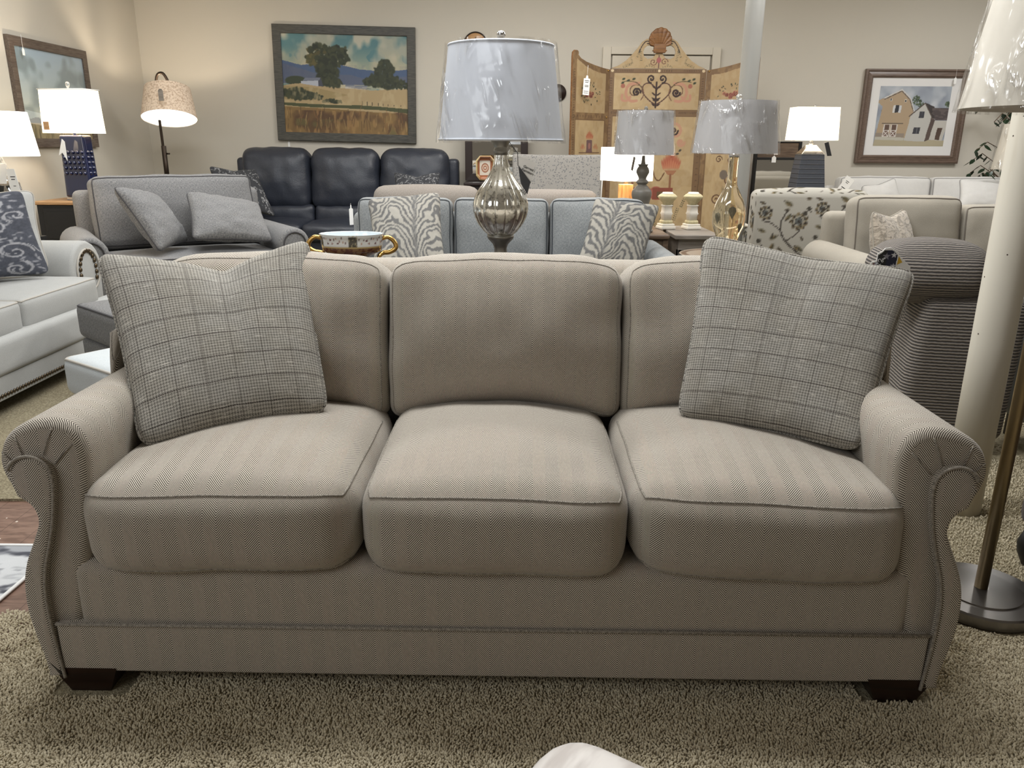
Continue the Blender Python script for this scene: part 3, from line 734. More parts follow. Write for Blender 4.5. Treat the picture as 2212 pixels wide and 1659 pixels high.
def inpoly(x, y, P):
    r = False
    for i in range(len(P)):
        x0, y0 = P[i]; x1, y1 = P[(i+1) % len(P)]
        if (y0 > y) != (y1 > y) and x < (x1-x0)*(y-y0)/(y1-y0)+x0: r = not r
    return r
cxp = sum(xs)/len(xs); keepf = []; keepuv = []
for i, f in enumerate(Fc):
    mx = sum(V[k][0] for k in f)/4+cxp; mz = sum(V[k][2] for k in f)/4+zb
    if inpoly(mx, mz, pin): keepf.append(f); keepuv += list(UV[i*4:i*4+4])
mk('brochure_print', [(v[0]+cxp, -.0006, v[2]+zb) for v in V], keepf, M['art'], bk, uv=np.array(keepuv), canvas=(cvb, ID), smooth=False)
for ch, px_, py_ in (('S', 1908, 559), ('C', 1899, 562), ('o', 1906, 564), ('r', 1895, 569), ('u', 1901, 572)):
    w_ = W_(px_, py_); text(ch, .012, M['inkw'], bk, (w_.x-_pb.x, -.002, w_.z), rot=(PI/2, 1.1, 0))
c = slab([(W_(1942, 550).x-_pb.x, W_(1942, 550).z), (W_(1968, 577).x-_pb.x, W_(1968, 577).z), (W_(1968, 577).x-_pb.x, W_(1968, 577).z-.1), (W_(1925, 577).x-_pb.x, W_(1925, 577).z-.1), (W_(1925, 577).x-_pb.x, W_(1925, 577).z)], .0025, .0045)
lf = tag(mk('leaflet', c[0], c[1], M['white'], uv=c[2], smooth=False, loc=(_pb.x, 2.17, 0)), 'folded white and yellow leaflet behind the flag brochure, right plaid pillow', 'leaflet')
c = slab([(W_(1942, 553).x-_pb.x, W_(1942, 553).z), (W_(1950, 567).x-_pb.x, W_(1950, 567).z), (W_(1936, 573).x-_pb.x, W_(1936, 573).z)], .0019, .0024)
mk('yellow_panel', c[0], c[1], plain('yellow_print', (212, 172, 60), .6), lf, uv=c[2], smooth=False)

# pale ottoman poking into the bottom edge
pc = atz(1285, 1600, .45)
ot = thing('ottoman', 'pale velvet ottoman whose rounded corner pokes into the bottom edge of the photo', 'ottoman', (pc.x+.035, pc.y-.292, 0), PI/4+.2)
c = cush(.27, .27, .17, .075, 16, (.0, .0, .02), (0, 0, .27)); mk('cushion', c[0], c[1], M['velvet'], ot, uv=c[2])
for sx in (-1, 1):
    for sy in (-1, 1):
        p = lathe([(.02, .0105), (.028, .11)], 12); p = xf(p, (sx*.19, sy*.19, 0)); mk('leg', p[0], p[1], M['espresso'], ot)

# ============================================================ generic upholstery
def inpoly(x, y, P):
    r = False
    for i in range(len(P)):
        x0, y0 = P[i]; x1, y1 = P[(i+1) % len(P)]
        if (y0 > y) != (y1 > y) and x < (x1-x0)*(y-y0)/(y1-y0)+x0: r = not r
    return r
def printpoly(name, poly, y, bounds, cv, nx, ny, mat, parent, label=None):
    """printed face cut to an outline; bounds (x0,x1,z0,z1) map to the whole canvas"""
    xs = [p[0] for p in poly]; zs = [p[1] for p in poly]; X0, X1, Z0, Z1 = min(xs), max(xs), min(zs), max(zs)
    V = [(X0+(X1-X0)*i/nx, y, Z0+(Z1-Z0)*j/ny) for j in range(ny+1) for i in range(nx+1)]; Fc = []; UV = []
    for j in range(ny):
        for i in range(nx):
            a = j*(nx+1)+i; f = (a, a+1, a+nx+2, a+nx+1)
            if inpoly((V[f[0]][0]+V[f[1]][0])/2, (V[f[0]][2]+V[f[3]][2])/2, poly):
                Fc.append(f); UV += [((V[k][0]-bounds[0])/(bounds[1]-bounds[0]), (V[k][2]-bounds[2])/(bounds[3]-bounds[2])) for k in f]
    return mk(name, V, Fc, mat, parent, uv=np.array(UV), canvas=(cv, ID), smooth=False, label=label)
def piped(o, c, mt, hx, hy, hz, welt, r=.006, face='y', cc=None):
    """piping along the sewn edge of the cushion just made"""
    ax, s = (1, -1) if face == 'y' else (2, 1)
    t = tube([mt @ p for p in ring(ax, s)], r, 5, closed=True); mk('piping', t[0], t[1], welt, o)
def gsofa(name, label, cat, loc, rz, W, D, mat, welt, n=3, seatz=.48, backz=.88, armz=.62, armw=.18, backh=None, roll=True, group=None, tilt=-.14, legs=True, bt=.09, backs=None, piping=True, br=.05):
    o = thing(name, label, cat, loc, rz, group)
    iw = W-2*armw; y0 = -D/2
    c = join(cush(iw/2+.005, (D-.12)/2, .12, .03, 8, c=(0, .02, .20))); mk('seat_frame', c[0], c[1], mat, o, uv=c[2])
    c = cush(iw/2+armw*.45, .07, (backz-.16)/2, .05, 8, c=(0, D/2-.08, .08+(backz-.16)/2)); mk('back_frame', c[0], c[1], mat, o, uv=c[2])
    for s in (-1, 1):
        if roll:
            r = armw/2+.012; R = []
            for k in range(15):
                a = -PI*.15+PI*1.3*k/14; R.append((s*(-(0))+s*(iw/2+armw/2)+r*math.cos(a)*s, armz-r+r*math.sin(a)))
            pl = [(s*(iw/2+armw*.92), .07)]+R+[(s*(iw/2+.004), .07)]
            c = prism(pl, y0+.02, D/2-.06, .02); a_ = mk('arm', c[0], c[1], mat, o, uv=c[2])
            fr = [(s*(iw/2+armw/2)+r*.72*math.cos(a), armz-r+r*.72*math.sin(a)) for a in [2*PI*k/20 for k in range(20)]]
            t = tube([(x, y0+.016, z) for x, z in fr], .006, 5, closed=True); mk('piping', t[0], t[1], welt, a_)
        else:
            c = cush(armw/2, D/2-.05, (armz-.07)/2, .04, 10, (.0, 0, .01), (s*(iw/2+armw/2), -.01, .07+(armz-.07)/2)); mk('arm', c[0], c[1], mat, o, uv=c[2])
    cw = iw/n
    for k in range(n):
        cx = -iw/2+cw*(k+.5)
        h = (cw/2-.004, (D-.30)/2+.02, .075)
        c = cush(h[0], h[1], h[2], .03, 14, (0, .01, .022), (cx, y0+.02+h[1], seatz-.075-.012), wr=.003, seed=k+len(label)); q = mk('seat_cushion', c[0], c[1], mat, o, uv=c[2])
        if piping: piped(q, None, Matrix.Identity(4), 0, 0, 0, welt, .005, 'z')
        bz = backs[k] if backs else backz; hh = (bz-seatz)/2+.01; th = bt
        c = cush(cw/2-.004, th, hh, br, 16, (.0, .045, .01), (0, 0, 0), wr=.007, seed=k*7+len(label)); mt = Matrix.Translation((cx, D/2-.16-th*.6-.04, seatz+hh-.005)) @ Matrix.Rotation(tilt, 4, 'X')
        q = ([tuple(mt @ Vector(v)) for v in c[0]], c[1], c[2]); ob = mk('back_cushion', q[0], q[1], mat, o, uv=q[2])
        if piping: piped(ob, None, mt, cw/2-.004, th, hh, welt, .005, 'y')
    if legs:
        for sx in (-1, 1):
            for sy in (-1, 1):
                p = box(-.03+sx*(W/2-.10), .03+sx*(W/2-.10), -.03+sy*(D/2-.12), .03+sy*(D/2-.12), .0105, .085, .003); mk('leg', p[0], p[1], M['espresso'], o, uv=p[2])
    return o
def drum(o, z0, z1, r0, r1, mat, n=48, sx=1, sy=1, lining='shade_in', name='lamp_shade', sq=False, t=.003, cx=0, cy=0):
    """open lampshade with thickness; r0 at the bottom"""
    if sq:
        def ringf(w, d, z):
            P = []; rc = .012
            for k in range(32):
                a = 2*PI*(k+.5)/32; c_, s_ = math.cos(a), math.sin(a); e = .14
                P.append((w*abs(c_)**e*math.copysign(1, c_)+cx, d*abs(s_)**e*math.copysign(1, s_)+cy, z))
            return P
        rows = [ringf(r0*sx, r0*sy, z0), ringf(r1*sx, r1*sy, z1), ringf(r1*sx-t, r1*sy-t, z1), ringf(r0*sx-t, r0*sy-t, z0)]; m_ = 32
    else:
        m_ = n; rows = [[(r*math.cos(2*PI*k/n)+cx, r*math.sin(2*PI*k/n)+cy, z) for k in range(n)] for r, z in ((r0, z0), (r1, z1), (r1-t, z1), (r0-t, z0))]
    V = []; Fc = []; fm = []
    for i in range(4):
        j = (i+1) % 4; b0 = len(V); V += rows[i]+rows[j]
        for k in range(m_): Fc.append((b0+k, b0+(k+1) % m_, b0+m_+(k+1) % m_, b0+m_+k)); fm.append(1 if i == 2 else 0)
    return mk(name, V, Fc, mat, o, mats=[M[lining]], fmat=fm, smooth=False) if sq else mk(name, V, Fc, mat, o, mats=[M[lining]], fmat=fm)
def film(o, z0, z1, r0, r1, seed, n=120, m_=14, amp=.004, cx=0, cy=0):
    V = []; Fc = []
    for j in range(m_+1):
        t = j/m_; z = z0-.006+(z1-z0+.012)*t; r = r0+(r1-r0)*t+.006
        for k in range(n):
            a = 2*PI*k/n; w = mnoise.noise(Vector((math.cos(a)*7+z*9+seed, math.sin(a)*7, z*6)))*amp+mnoise.noise(Vector((math.cos(a)*22+z*25, math.sin(a)*22+seed, z*9)))*amp*.5
            V.append(((r+w+amp)*math.cos(a)+cx, (r+w+amp)*math.sin(a)+cy, z))
    for j in range(m_):
        for k in range(n): Fc.append((j*n+k, j*n+(k+1) % n, (j+1)*n+(k+1) % n, (j+1)*n+k))
    return mk('plastic_wrap', V, Fc, M['film'], o, label='clear creased plastic wrap')
def bulb(x, y, z, e, r=.03, c=(1, .85, .66)):
    l = bpy.data.lights.new('bulb', 'POINT'); l.energy = e; l.shadow_soft_size = r; l.color = c
    b = bpy.data.objects.new('bulb', l); COL.objects.link(b); b.location = (x, y, z); return b
def simple_table(name, label, x0, x1, y0, y1, z, mt, mb, leg=.05, apron=.10, group=None, cat='table'):
    o = thing(name, label, cat, ((x0+x1)/2, (y0+y1)/2, 0), 0, group); hx, hy = (x1-x0)/2, (y1-y0)/2
    c = box(-hx, hx, -hy, hy, z-.03, z, .006); mk('table_top', c[0], c[1], mt, o, uv=c[2], smooth=False)
    c = box(-hx+.03, hx-.03, -hy+.03, hy-.03, z-.03-apron, z-.031, .003); mk('apron', c[0], c[1], mb, o, uv=c[2], smooth=False)
    for sx in (-1, 1):
        for sy in (-1, 1):
            cx, cy = sx*(hx-.03-leg/2), sy*(hy-.03-leg/2)
            c = box(cx-leg/2, cx+leg/2, cy-leg/2, cy+leg/2, .0105, z-.03-apron*.5, .003); mk('leg', c[0], c[1], mb, o, uv=c[2], smooth=False)
    return o

# ============================================================ console behind the sofa with lamp and bowl
simple_table('console_table', 'dark narrow console table hidden behind the herringbone sofa, carrying the mercury glass lamp', -.95, .95, 2.58, 2.95, .765, M['espresso'], M['espresso'])
ml = at(1081, 545, 2.77); LX = -.044
lamp = thing('table_lamp', 'fluted mercury glass table lamp with plastic-wrapped white shade, behind the herringbone sofa', 'lamp', (LX, 2.77, .766))
zb = .766
p = lathe([(.068, 0), (.070, .008), (.066, .018), (.045, .026), (.030, .045), (.023, .07), (.022, .088), (.027, .102), (.038, .114), (.044, .120), (.047, .128), (.046, .135)], 40); mk('lamp_foot', p[0], p[1], M['pewter'], lamp)
prof = crv([(.043, 0, .134), (.060, 0, .148), (.082, 0, .178), (.0955, 0, .215), (.093, 0, .252), (.076, 0, .290), (.050, 0, .324), (.032, 0, .355), (.024, 0, .385), (.021, 0, .405)], 5)
ribs = lambda a, z: 1-.055*(1-abs(math.sin(a*7)))**3*1.0
p = lathe([(v.x, v.z) for v in prof], 168, ribs); mk('glass_body', p[0], p[1], M['mercury'], lamp, label='silvered speckled glass body with vertical flutes')
p = lathe([(.023, .402), (.024, .402), (.024, .420), (.022, .424), (.024, .430), (.030, .442), (.040, .456), (.054, .464), (.056, .467), (.050, .469), (.010, .468)], 40); mk('metal_collar', p[0], p[1], M['pewter'], lamp)
p = lathe([(.0125, .466), (.0125, .52)], 20); mk('socket', p[0], p[1], M['pewter'], lamp)
sz0, sz1 = at(1090, 305, 2.77).z-zb, at(1090, 97, 2.77).z-zb
p = lathe([(.003, .52), (.003, sz1+.005)], 8); mk('harp', p[0], p[1], M['pewter'], lamp)
p = lathe([(.003, sz1-.004), (.003, sz1+.012), (.008, sz1+.014), (.007, sz1+.018), (.011, sz1+.022), (.0155, sz1+.030), (.011, sz1+.040), (.001, sz1+.044)], 20); mk('finial', p[0], p[1], M['chrome'], lamp)
drum(lamp, sz0, sz1, .208, .172, M['shade_white']); film(lamp, sz0, sz1, .208, .172, 3)
for z_, r_ in ((sz0+.004, .2085), (sz1-.004, .1725)):
    t = tube([(r_*math.cos(2*PI*k/48), r_*math.sin(2*PI*k/48), z_) for k in range(48)], .0035, 5, closed=True); mk('shade_trim', t[0], t[1], M['shade_white'], lamp)
for k in range(3):
    t = tube([(0, 0, sz1-.01), (.17*math.cos(k*2.1), .17*math.sin(k*2.1), sz1-.004)], .0016, 5); mk('spider', t[0], t[1], M['pewter'], lamp)
# the big hang tags on the lamp
tg = at(1122, 325, 2.68); th_ = thing('price_tag', 'large printed shop tag on a black cord hanging from the mercury glass lamp', 'tag', (tg.x, 2.66, 0))
W_ = lambda a, b: (at(a, b, 2.66).x-tg.x, at(a, b, 2.66).z)
t = tube([(W_(1100, 306)[0], .03, W_(1100, 306)[1]), (W_(1108, 318)[0], .01, W_(1108, 318)[1]), (W_(1118, 330)[0], 0, W_(1118, 330)[1]), (W_(1119, 358)[0], 0, W_(1119, 358)[1])], .0012, 5); mk('cord', t[0], t[1], M['ink'], th_)
c = slab([W_(1121, 337), W_(1158, 351), W_(1152, 375), W_(1147, 396), W_(1130, 380), W_(1121, 362)], -.001, .0); mk('tag_card', c[0], c[1], M['white'], th_, uv=c[2], smooth=False)
c = slab([W_(1119, 356), W_(1146, 393), W_(1139, 420), W_(1125, 396)], -.005, -.004); mk('tag_photo', c[0], c[1], plain('grey_photo_print', (74, 76, 80), .5, var=.4, vs=30), th_, uv=c[2], smooth=False)
c = slab([W_(1125, 397), W_(1139, 422), W_(1135, 432), W_(1127, 424)], -.008, -.007); mk('tag_slip', c[0], c[1], M['white'], th_, uv=c[2], smooth=False)
c = W_(1142, 368); text("Garrett's\nFurniture", .0115, M['ink'], th_, (c[0], -.002, c[1]), rot=(PI/2, .42, 0))
c = W_(1131, 414); text("225", .014, M['ink'], th_, (c[0], -.009, c[1]), rot=(PI/2, .9, 0))

# handled porcelain bowl
bx = at(760, 520, 2.72); bowl = thing('bowl', 'oval white porcelain bowl with floral panels and curling gilt handles, behind the herringbone sofa', 'bowl', (bx.x, 2.72, .766), .02)
prof = crv([(.06, 0, .0), (.064, 0, .008), (.046, 0, .03), (.050, 0, .056), (.074, 0, .070), (.096, 0, .082), (.1025, 0, .100), (.104, 0, .120), (.107, 0, .140)], 8)
inn = crv([(.103, 0, .140), (.099, 0, .118), (.09, 0, .085), (.05, 0, .062), (.0, 0, .058)], 5)
ps = [(v.x, v.z) for v in prof]+[(v.x, v.z) for v in inn]
V, Fc, _ = lathe(ps, 160, lambda a, z: 1+(.012*abs(math.sin(a*9)) if z > .13 else 0), sx=1.02, sy=.72, cap=False)
cvw = Canvas(640, 100, (236, 234, 228), asp=6.4)
cvw.poly([(0, .29), (6.4, .29), (6.4, 1), (0, 1)], (150, 104, 56)); cvw.blend((cvw.nz(60, 14, 4) > .55)*(cvw.Y > .31)*.8, (104, 44, 30)); cvw.line([(0, .295), (6.4, .295)], .03, (214, 178, 104))
for k in range(8):
    x0 = k*.8
    if k % 2: cvw.poly([(x0+.05, .03), (x0+.45, .03), (x0+.45, .28), (x0+.05, .28)], (72, 64, 50)); cvw.blend((cvw.nz(160, 20, 5) > .60)*(cvw.X > x0+.05)*(cvw.X < x0+.45)*(cvw.Y < .28)*.8, (190, 170, 120))
    for m_ in range(9):
        fx = x0+.03+.085*m_
        if k % 2 and fx < x0+.5: continue
        fy = .13+.07*math.sin(m_*1.9+k); cvw.ell(fx, fy, .034, .03, [(110, 44, 50), (168, 110, 100), (96, 50, 40), (200, 150, 120)][m_ % 4])
UV = []
for f in Fc:
    an = [math.atan2(V[i][1], V[i][0])/(2*PI) % 1 for i in f]
    if max(an)-min(an) > .5: an = [a_+1 if a_ < .5 else a_ for a_ in an]
    for i, a_ in zip(f, an): UV.append(((a_+.13) % 1.0 if max(an) < 1 else .13, V[i][2]/.140))
npf = (len(prof)-1)*160
me_b = mk('bowl_body', V, Fc[:npf], plain('x', (0, 0, 0)) if False else artmat('painted_porcelain', .12, coat=.6), bowl, uv=np.array(UV[:npf*4]), canvas=(cvw, ID))
mk('bowl_lining', V, Fc[npf:], plain('porcelain_white', (216, 224, 228), .15, Coat_Weight=.6), bowl)
for s in (-1, 1):
    P = crv([(s*.100, 0, .122), (s*.125, 0, .128), (s*.146, 0, .112), (s*.150, 0, .092), (s*.13, 0, .078), (s*.105, 0, .074), (s*.094, -.015, .064), (s*.096, -.018, .050)], 6)
    t = tube(P, [.0085-.003*abs(i/len(P)-.5) for i in range(len(P))], 10); mk('handle', t[0], t[1], M['gold'], bowl, label='gilt scroll handle')

# ============================================================ left side: pale nailhead sofa
ns = gsofa('sofa', 'pale grey linen sofa with rolled arms and bronze nailhead trim at the left edge', 'sofa', (-2.76, 3.27, 0), PI/2, 2.72, .95, M['ltgrey'], M['ltgrey_welt'], 3, .50, .86, .665, .31, br=.05)
fr = cush(1.36, .05, .085, .035, 18, c=(0, -.445, .275)); rail = mk('front_rail', fr[0], fr[1], M['ltgrey'], ns, uv=fr[2])
fr = box(-1.36, 1.36, -.478, -.40, .085, .195, .006); bband = mk('base_band', fr[0], fr[1], M['ltgrey'], ns, uv=fr[2])
nb = lathe([(.0095, 0), (.0085, .004), (.005, .0068), (.0005, .0078)], 10)
nv = [(v[0], -v[2], v[1]) for v in nb[0]]; nailm = plain('nailhead_bronze', (96, 84, 68), .35, .9)
first = mk('nailhead', nv, nb[1], nailm, bband); first.location = (-.05, -.4785, .108)
for k in range(-13, 52):
    if k == 0: continue
    d = first.copy(); COL.objects.link(d); d.parent = bband; d.location = (-.05+k*.022, -.4785, .108)
arms_ = [c for c in ns.children if c.name.startswith('arm')]
fa = [a for a in arms_ if sum(v.co.x for v in a.data.vertices) > 0][0]
for a_o in arms_: a_o.location = (0, .13, 0)
for k in range(15):
    a = -PI*.12+PI*1.24*k/14; d = first.copy(); COL.objects.link(d); d.parent = fa; d.location = (1.05+.155+.085*math.cos(a), -.4575, .50+.12*math.sin(a)-.01); d.scale = (1.5, 1.2, 1.5)
# ============ paisley pillow and plain pillow
cvp = Canvas(150, 220, (74, 78, 92)); cvp.blend((cvp.nz(60, 90, 3) > .5)*.35, (98, 102, 116))
lc = (178, 178, 184)
for (x, y, r_, tn, st, dr) in ((.16, .2, .1, 1.6, 0, 1), (.48, .12, .09, 1.5, 2, -1), (.42, .42, .16, 1.9, 1, 1), (.12, .55, .11, 1.5, 4, -1), (.2, .82, .14, 1.7, 3, 1), (.52, .72, .11, 1.4, 0, -1), (.6, .3, .07, 1.3, 2, 1), (.5, .92, .09, 1.4, 5, 1)):
    cvp.spiral(x, y, r_, tn, .013, lc, st, dr); cvp.spiral(x, y, r_*1.22, .8, .008, lc, st, dr)
    for k in range(9):
        a = st+k*.6; cvp.leaf(x+r_*1.15*math.cos(a), y+r_*1.15*math.sin(a), .06, a+.5, lc, .4, .8)
r_ = random.Random(4)
for k in range(60): cvp.leaf(r_.random()*.68, r_.random(), .05, r_.random()*6.28, lc, .35, .7)
A = atz(112, 592, .52)
pillow('throw_pillow', Vector((-2.80, 3.62, .53)), (A.x, A.y, .52), at(50, 407, 4.22), Vector((-2.98, 3.5, .93)), .15, M['printcloth'], 'navy pillow with pale scrolling paisley pattern on the pale nailhead sofa', canvas=cvp, side=(1, -.5, 0), dip=.02, n=100)
pillow('throw_pillow', Vector((-2.92, 3.78, .53)), (A.x-.08, A.y+.13, .52), at(75, 408, 4.42), Vector((-3.1, 3.6, .93)), .13, M['ltgrey'], 'plain pale grey pillow behind the navy paisley pillow', welt=M['ltgrey_welt'], side=(1, -.5, 0), n=24)
# far left lamp on its small table
fl = at(12, 410, 5.15)
simple_table('end_table', 'small black end table hidden behind the pale nailhead sofa, under the black gourd lamp', fl.x-.15, fl.x+.13, 5.0, 5.3, .60, M['black'], M['black'])
l2 = thing('table_lamp', 'black gourd lamp with glowing white drum shade, at the far left edge', 'lamp', (fl.x, 5.15, .601))
g = lambda py: at(12, py, 5.15).z-.601
p = lathe([(.05, 0), (.055, .012), (.03, .03), (.055, .07), (.095, .13), (.105, .19), (.085, g(395)), (.04, g(384)), (.03, g(381))], 36); mk('lamp_base', p[0], p[1], M['blackgloss'], l2)
p = lathe([(.02, g(381)), (.032, g(374)), (.015, g(366)), (.028, g(356)), (.012, g(347)), (.01, g(338))], 16); mk('neck', p[0], p[1], M['crystal'], l2, smooth=False)
drum(l2, g(337), g(241), .225, .19, M['litcool']); bulb(fl.x, 5.15, at(12, 290, 5.15).z, 10)
t_ = at(30, 372, 5.0); tt = thing('price_tag', 'long white price tags hanging beside the black gourd lamp at the far left', 'tag', (t_.x, 5.0, t_.z))
c = slab([(-.035, -.155), (.028, -.155), (.005, .02), (-.05, .02)], -.001, .001); c = xf(c, ry=0); mk('tag_card', c[0], c[1], M['white'], tt, uv=c[2], smooth=False)
c = slab([(-.11, -.07), (-.06, -.07), (-.04, .05), (-.08, .05)], .004, .006); mk('tag_card', c[0], c[1], M['white'], tt, uv=c[2], smooth=False)
marks(tt, -.012, -.0012, -.03, .03, 2, .016, .005); marks(tt, -.008, -.0012, -.085, .016, 1); marks(tt, -.004, -.0012, -.125, .016, 1)
t = tube([(-.03, 0, .02), (-.06, 0, .09)], .0012, 5); mk('string', t[0], t[1], M['white'], tt)

# black cabinet and navy ceramic lamp
cx0, cx1 = at(79, 428, 6.2).x, at(205, 428, 6.2).x+.02; cz = at(140, 431, 6.35).z
cab = thing('end_table', 'black end table with honey wood top, under the navy ceramic lamp', 'table', ((cx0+cx1)/2, 6.4, 0)); hw = (cx1-cx0)/2
c = box(-hw, hw, -.27, .27, cz-.028, cz, .008); mk('table_top', c[0], c[1], M['oaktop'], cab, uv=c[2])
c = box(-hw+.02, hw-.02, -.25, .25, cz-.33, cz-.029, .004); bd = mk('cabinet_body', c[0], c[1], M['black'], cab, uv=c[2], smooth=False)
c = box(-hw+.07, hw-.09, -.262, -.251, cz-.31, cz-.05, .003); dwr = mk('drawer', c[0], c[1], M['black'], cab, uv=c[2], smooth=False)
c = box(-hw+.095, hw-.115, -.268, -.263, cz-.285, cz-.075, .002); mk('drawer_panel', c[0], c[1], M['black'], dwr, uv=c[2], smooth=False)
for sx in (-1, 1):
    for sy in (-1, 1): c = box(sx*(hw-.045)-.025, sx*(hw-.045)+.025, sy*.22-.025, sy*.22+.025, .0105, cz-.33, .003); mk('leg', c[0], c[1], M['black'], cab, uv=c[2], smooth=False)
c = box(-hw+.03, hw-.03, -.24, .24, .2, .22, .003); mk('shelf', c[0], c[1], M['black'], cab, uv=c[2], smooth=False)
nx = at(172, 360, 6.3).x
nl = thing('table_lamp', 'navy blue ceramic block lamp with rows of raised knobs and glowing rectangular shade', 'lamp', (nx, 6.3, cz+.001), -.12)
g = lambda py: at(170, py, 6.3).z-cz-.001
c = box(-.105, .105, -.06, .06, 0, .022, .003); mk('foot', c[0], c[1], M['crystal'], nl, uv=c[2], smooth=False)
bw0, bw1 = .112, .095
c = cush(1, .055, (g(292)-.024)/2, .012, 14, c=(0, 0, 0)); hz = (g(292)-.024)/2
c = cush(.104, .058, hz, .014, 12, c=(0, 0, 0)); c = ([(v[0]*(1-.07*v[2]/hz), v[1], v[2]+hz+.024) for v in c[0]], c[1], c[2]); bdy = mk('lamp_base', c[0], c[1], M['navyglaze'], nl, uv=c[2])
sp = lathe([(.016, 0), (.0145, .007), (.009, .013), (.0005, .016)], 12); sv = [(v[0], -v[2], v[1]) for v in sp[0]]
kn = None
for j in range(5):
    for i in range(5):
        zz = g(329+11.2*j)
        if kn is None: kn = mk('knob', sv, sp[1], M['navyglaze'], bdy); d = kn
        else: d = kn.copy(); COL.objects.link(d); d.parent = bdy
        d.location = (-.076+i*.038, -.0575, zz)
    for s in (-1, 1):
        for yy in (-.025, .02):
            d = kn.copy(); COL.objects.link(d); d.parent = bdy; d.location = (s*.1, yy, zz); d.rotation_euler = (0, 0, s*PI/2)
p = lathe([(.012, g(292)), (.012, g(283)), (.02, g(282))], 14); mk('neck', p[0], p[1], M['chrome'], nl)
drum(nl, g(288), g(194), 1, .93, M['lit'], sq=True, sx=.20, sy=.105); bulb(nx, 6.3, at(170, 245, 6.3).z, 12)
for s in (1,):
    P = [(.20*.93*a, .105*.93*b, g(194)) for a, b in ((-1, -1), (1, -1), (1, 1), (-1, 1))]; t = tube(P, .004, 5, closed=True); mk('shade_trim', t[0], t[1], M['white'], nl)
c = box(-.17, -.125, -.107, -.105, g(281), g(264), .0005); mk('label_sticker', c[0], c[1], M['oaktop'], nl, uv=c[2], smooth=False)
p = lathe([(.004, g(192)), (.006, g(190)), (.014, g(186)), (.0165, g(182)), (.013, g(178)), (.001, g(176))], 16); mk('finial', p[0], p[1], M['crystal'], nl)
tn_ = at(135, 300, 6.2); q = tag(mk('price_tag', *[(lambda c: (c[0], c[1]))(slab([(-.03, -.12), (.0, -.10), (.03, -.16), (.03, -.02), (.01, 0)], -.001, .001))][0], M['white'], loc=(tn_.x, 6.17, tn_.z), smooth=False), 'white folded tag tied to the neck of the navy ceramic lamp', 'tag')

# arc floor lamp with speckled shade
fx, fy = at(355, 330, 7.7).x, 7.7
fL = thing('floor_lamp', 'dark bronze arched floor lamp with tilted speckled linen drum shade in the left corner', 'lamp', (fx, fy, 0))
p = lathe([(.15, .0105), (.15, .03), (.02, .045), (.012, .06)], 32); mk('base', p[0], p[1], M['bronze'], fL)
hx_ = at(342, 166, fy).x-fx; tz = at(342, 163, fy).z+.02
P = crv([(0, 0, .05), (.0, 0, .8), (-.01, 0, 1.5), (hx_-.03, 0, tz-.12), (hx_-.01, 0, tz-.02), (hx_+.04, 0, tz), (hx_+.075, 0, tz-.05), (hx_+.085, 0, tz-.1)], 6)
t = tube(P, .013, 8); mk('pole', t[0], t[1], M['bronze'], fL)
c = tube([(0, 0, .75), (0, 0, at(357, 315, fy).z)], .022, 10); mk('sleeve', c[0], c[1], M['bronze'], fL)
zk = at(365, 332, fy).z; c = tube([(.02, 0, zk), (.05, 0, zk)], .008, 8); mk('knob', c[0], c[1], M['bronze'], fL)
shc = at(364, 224, fy); R_sh = .262
sh = drum(fL, -.14, .14, .245, .20, M['speckshade']); sh.location = (shc.x-fx, 0, shc.z); sh.rotation_euler = (-.30, -.08, 0)
gl = lathe([(.0005, 0), (.238, 0)], 40, cap=False); df = mk('diffuser', gl[0], gl[1], emis('lit_diffuser', (255, 250, 240), 2.2), sh); df.location = (0, 0, -.133)
b = bulb(shc.x, fy-.03, shc.z+.02, 20)
tq = tag(mk('price_tag', *(lambda c: (c[0], c[1]))(slab([(-.022, -.1), (.022, -.1), (.022, -.015), (.01, 0), (-.01, 0), (-.022, -.015)], -.001, .001)), M['greywood'], loc=(at(347, 193, fy-.3).x, fy-.31, at(347, 192, fy-.3).z), smooth=False), 'small grey tag hanging on the speckled floor lamp shade', 'tag')

# chair-and-a-half with two pillows
al = math.radians(33); Fp = Vector((-2.12, 5.33, 0)); ctr = Fp+Vector((-math.sin(al), math.cos(al), 0))*.48
gs = gsofa('armchair', 'wide charcoal grey chair-and-a-half with rolled arms, holding two matching pillows', 'chair', ctr, al, 1.52, .96, M['dkgrey'], M['dkwelt'], 1, .47, .95, .62, .20, tilt=-.16, bt=.11, br=.06)
pillow('throw_pillow', atz(340, 552, .50), atz(400, 540, .50)+Vector((.06, .1, 0)), at(335, 412, 5.75), at(238, 400, 5.35), .20, M['dkgrey'], 'charcoal pillow standing tilted at the left of the wide grey chair', welt=M['dkwelt'], n=26, wr=.01, side=(.7, -.7, 0), group='charcoal pillows on the wide grey chair') if False else None
pillow('throw_pillow', at(345, 545, 5.25), at(408, 520, 5.62), at(330, 418, 5.68), at(242, 402, 5.35), .20, M['dkgrey'], 'charcoal pillow leaning to the left on the wide grey chair', welt=M['dkwelt'], n=26, wr=.012, side=(.4, -.9, 0), group='charcoal pillows on the wide grey chair')
pillow('throw_pillow', at(415, 518, 5.38), at(592, 522, 5.72), at(560, 440, 6.0), at(400, 414, 5.72), .20, M['dkgrey'], 'charcoal pillow slumped across the right of the wide grey chair', welt=M['dkwelt'], n=26, wr=.012, side=(.4, -.9, 0), group='charcoal pillows on the wide grey chair')

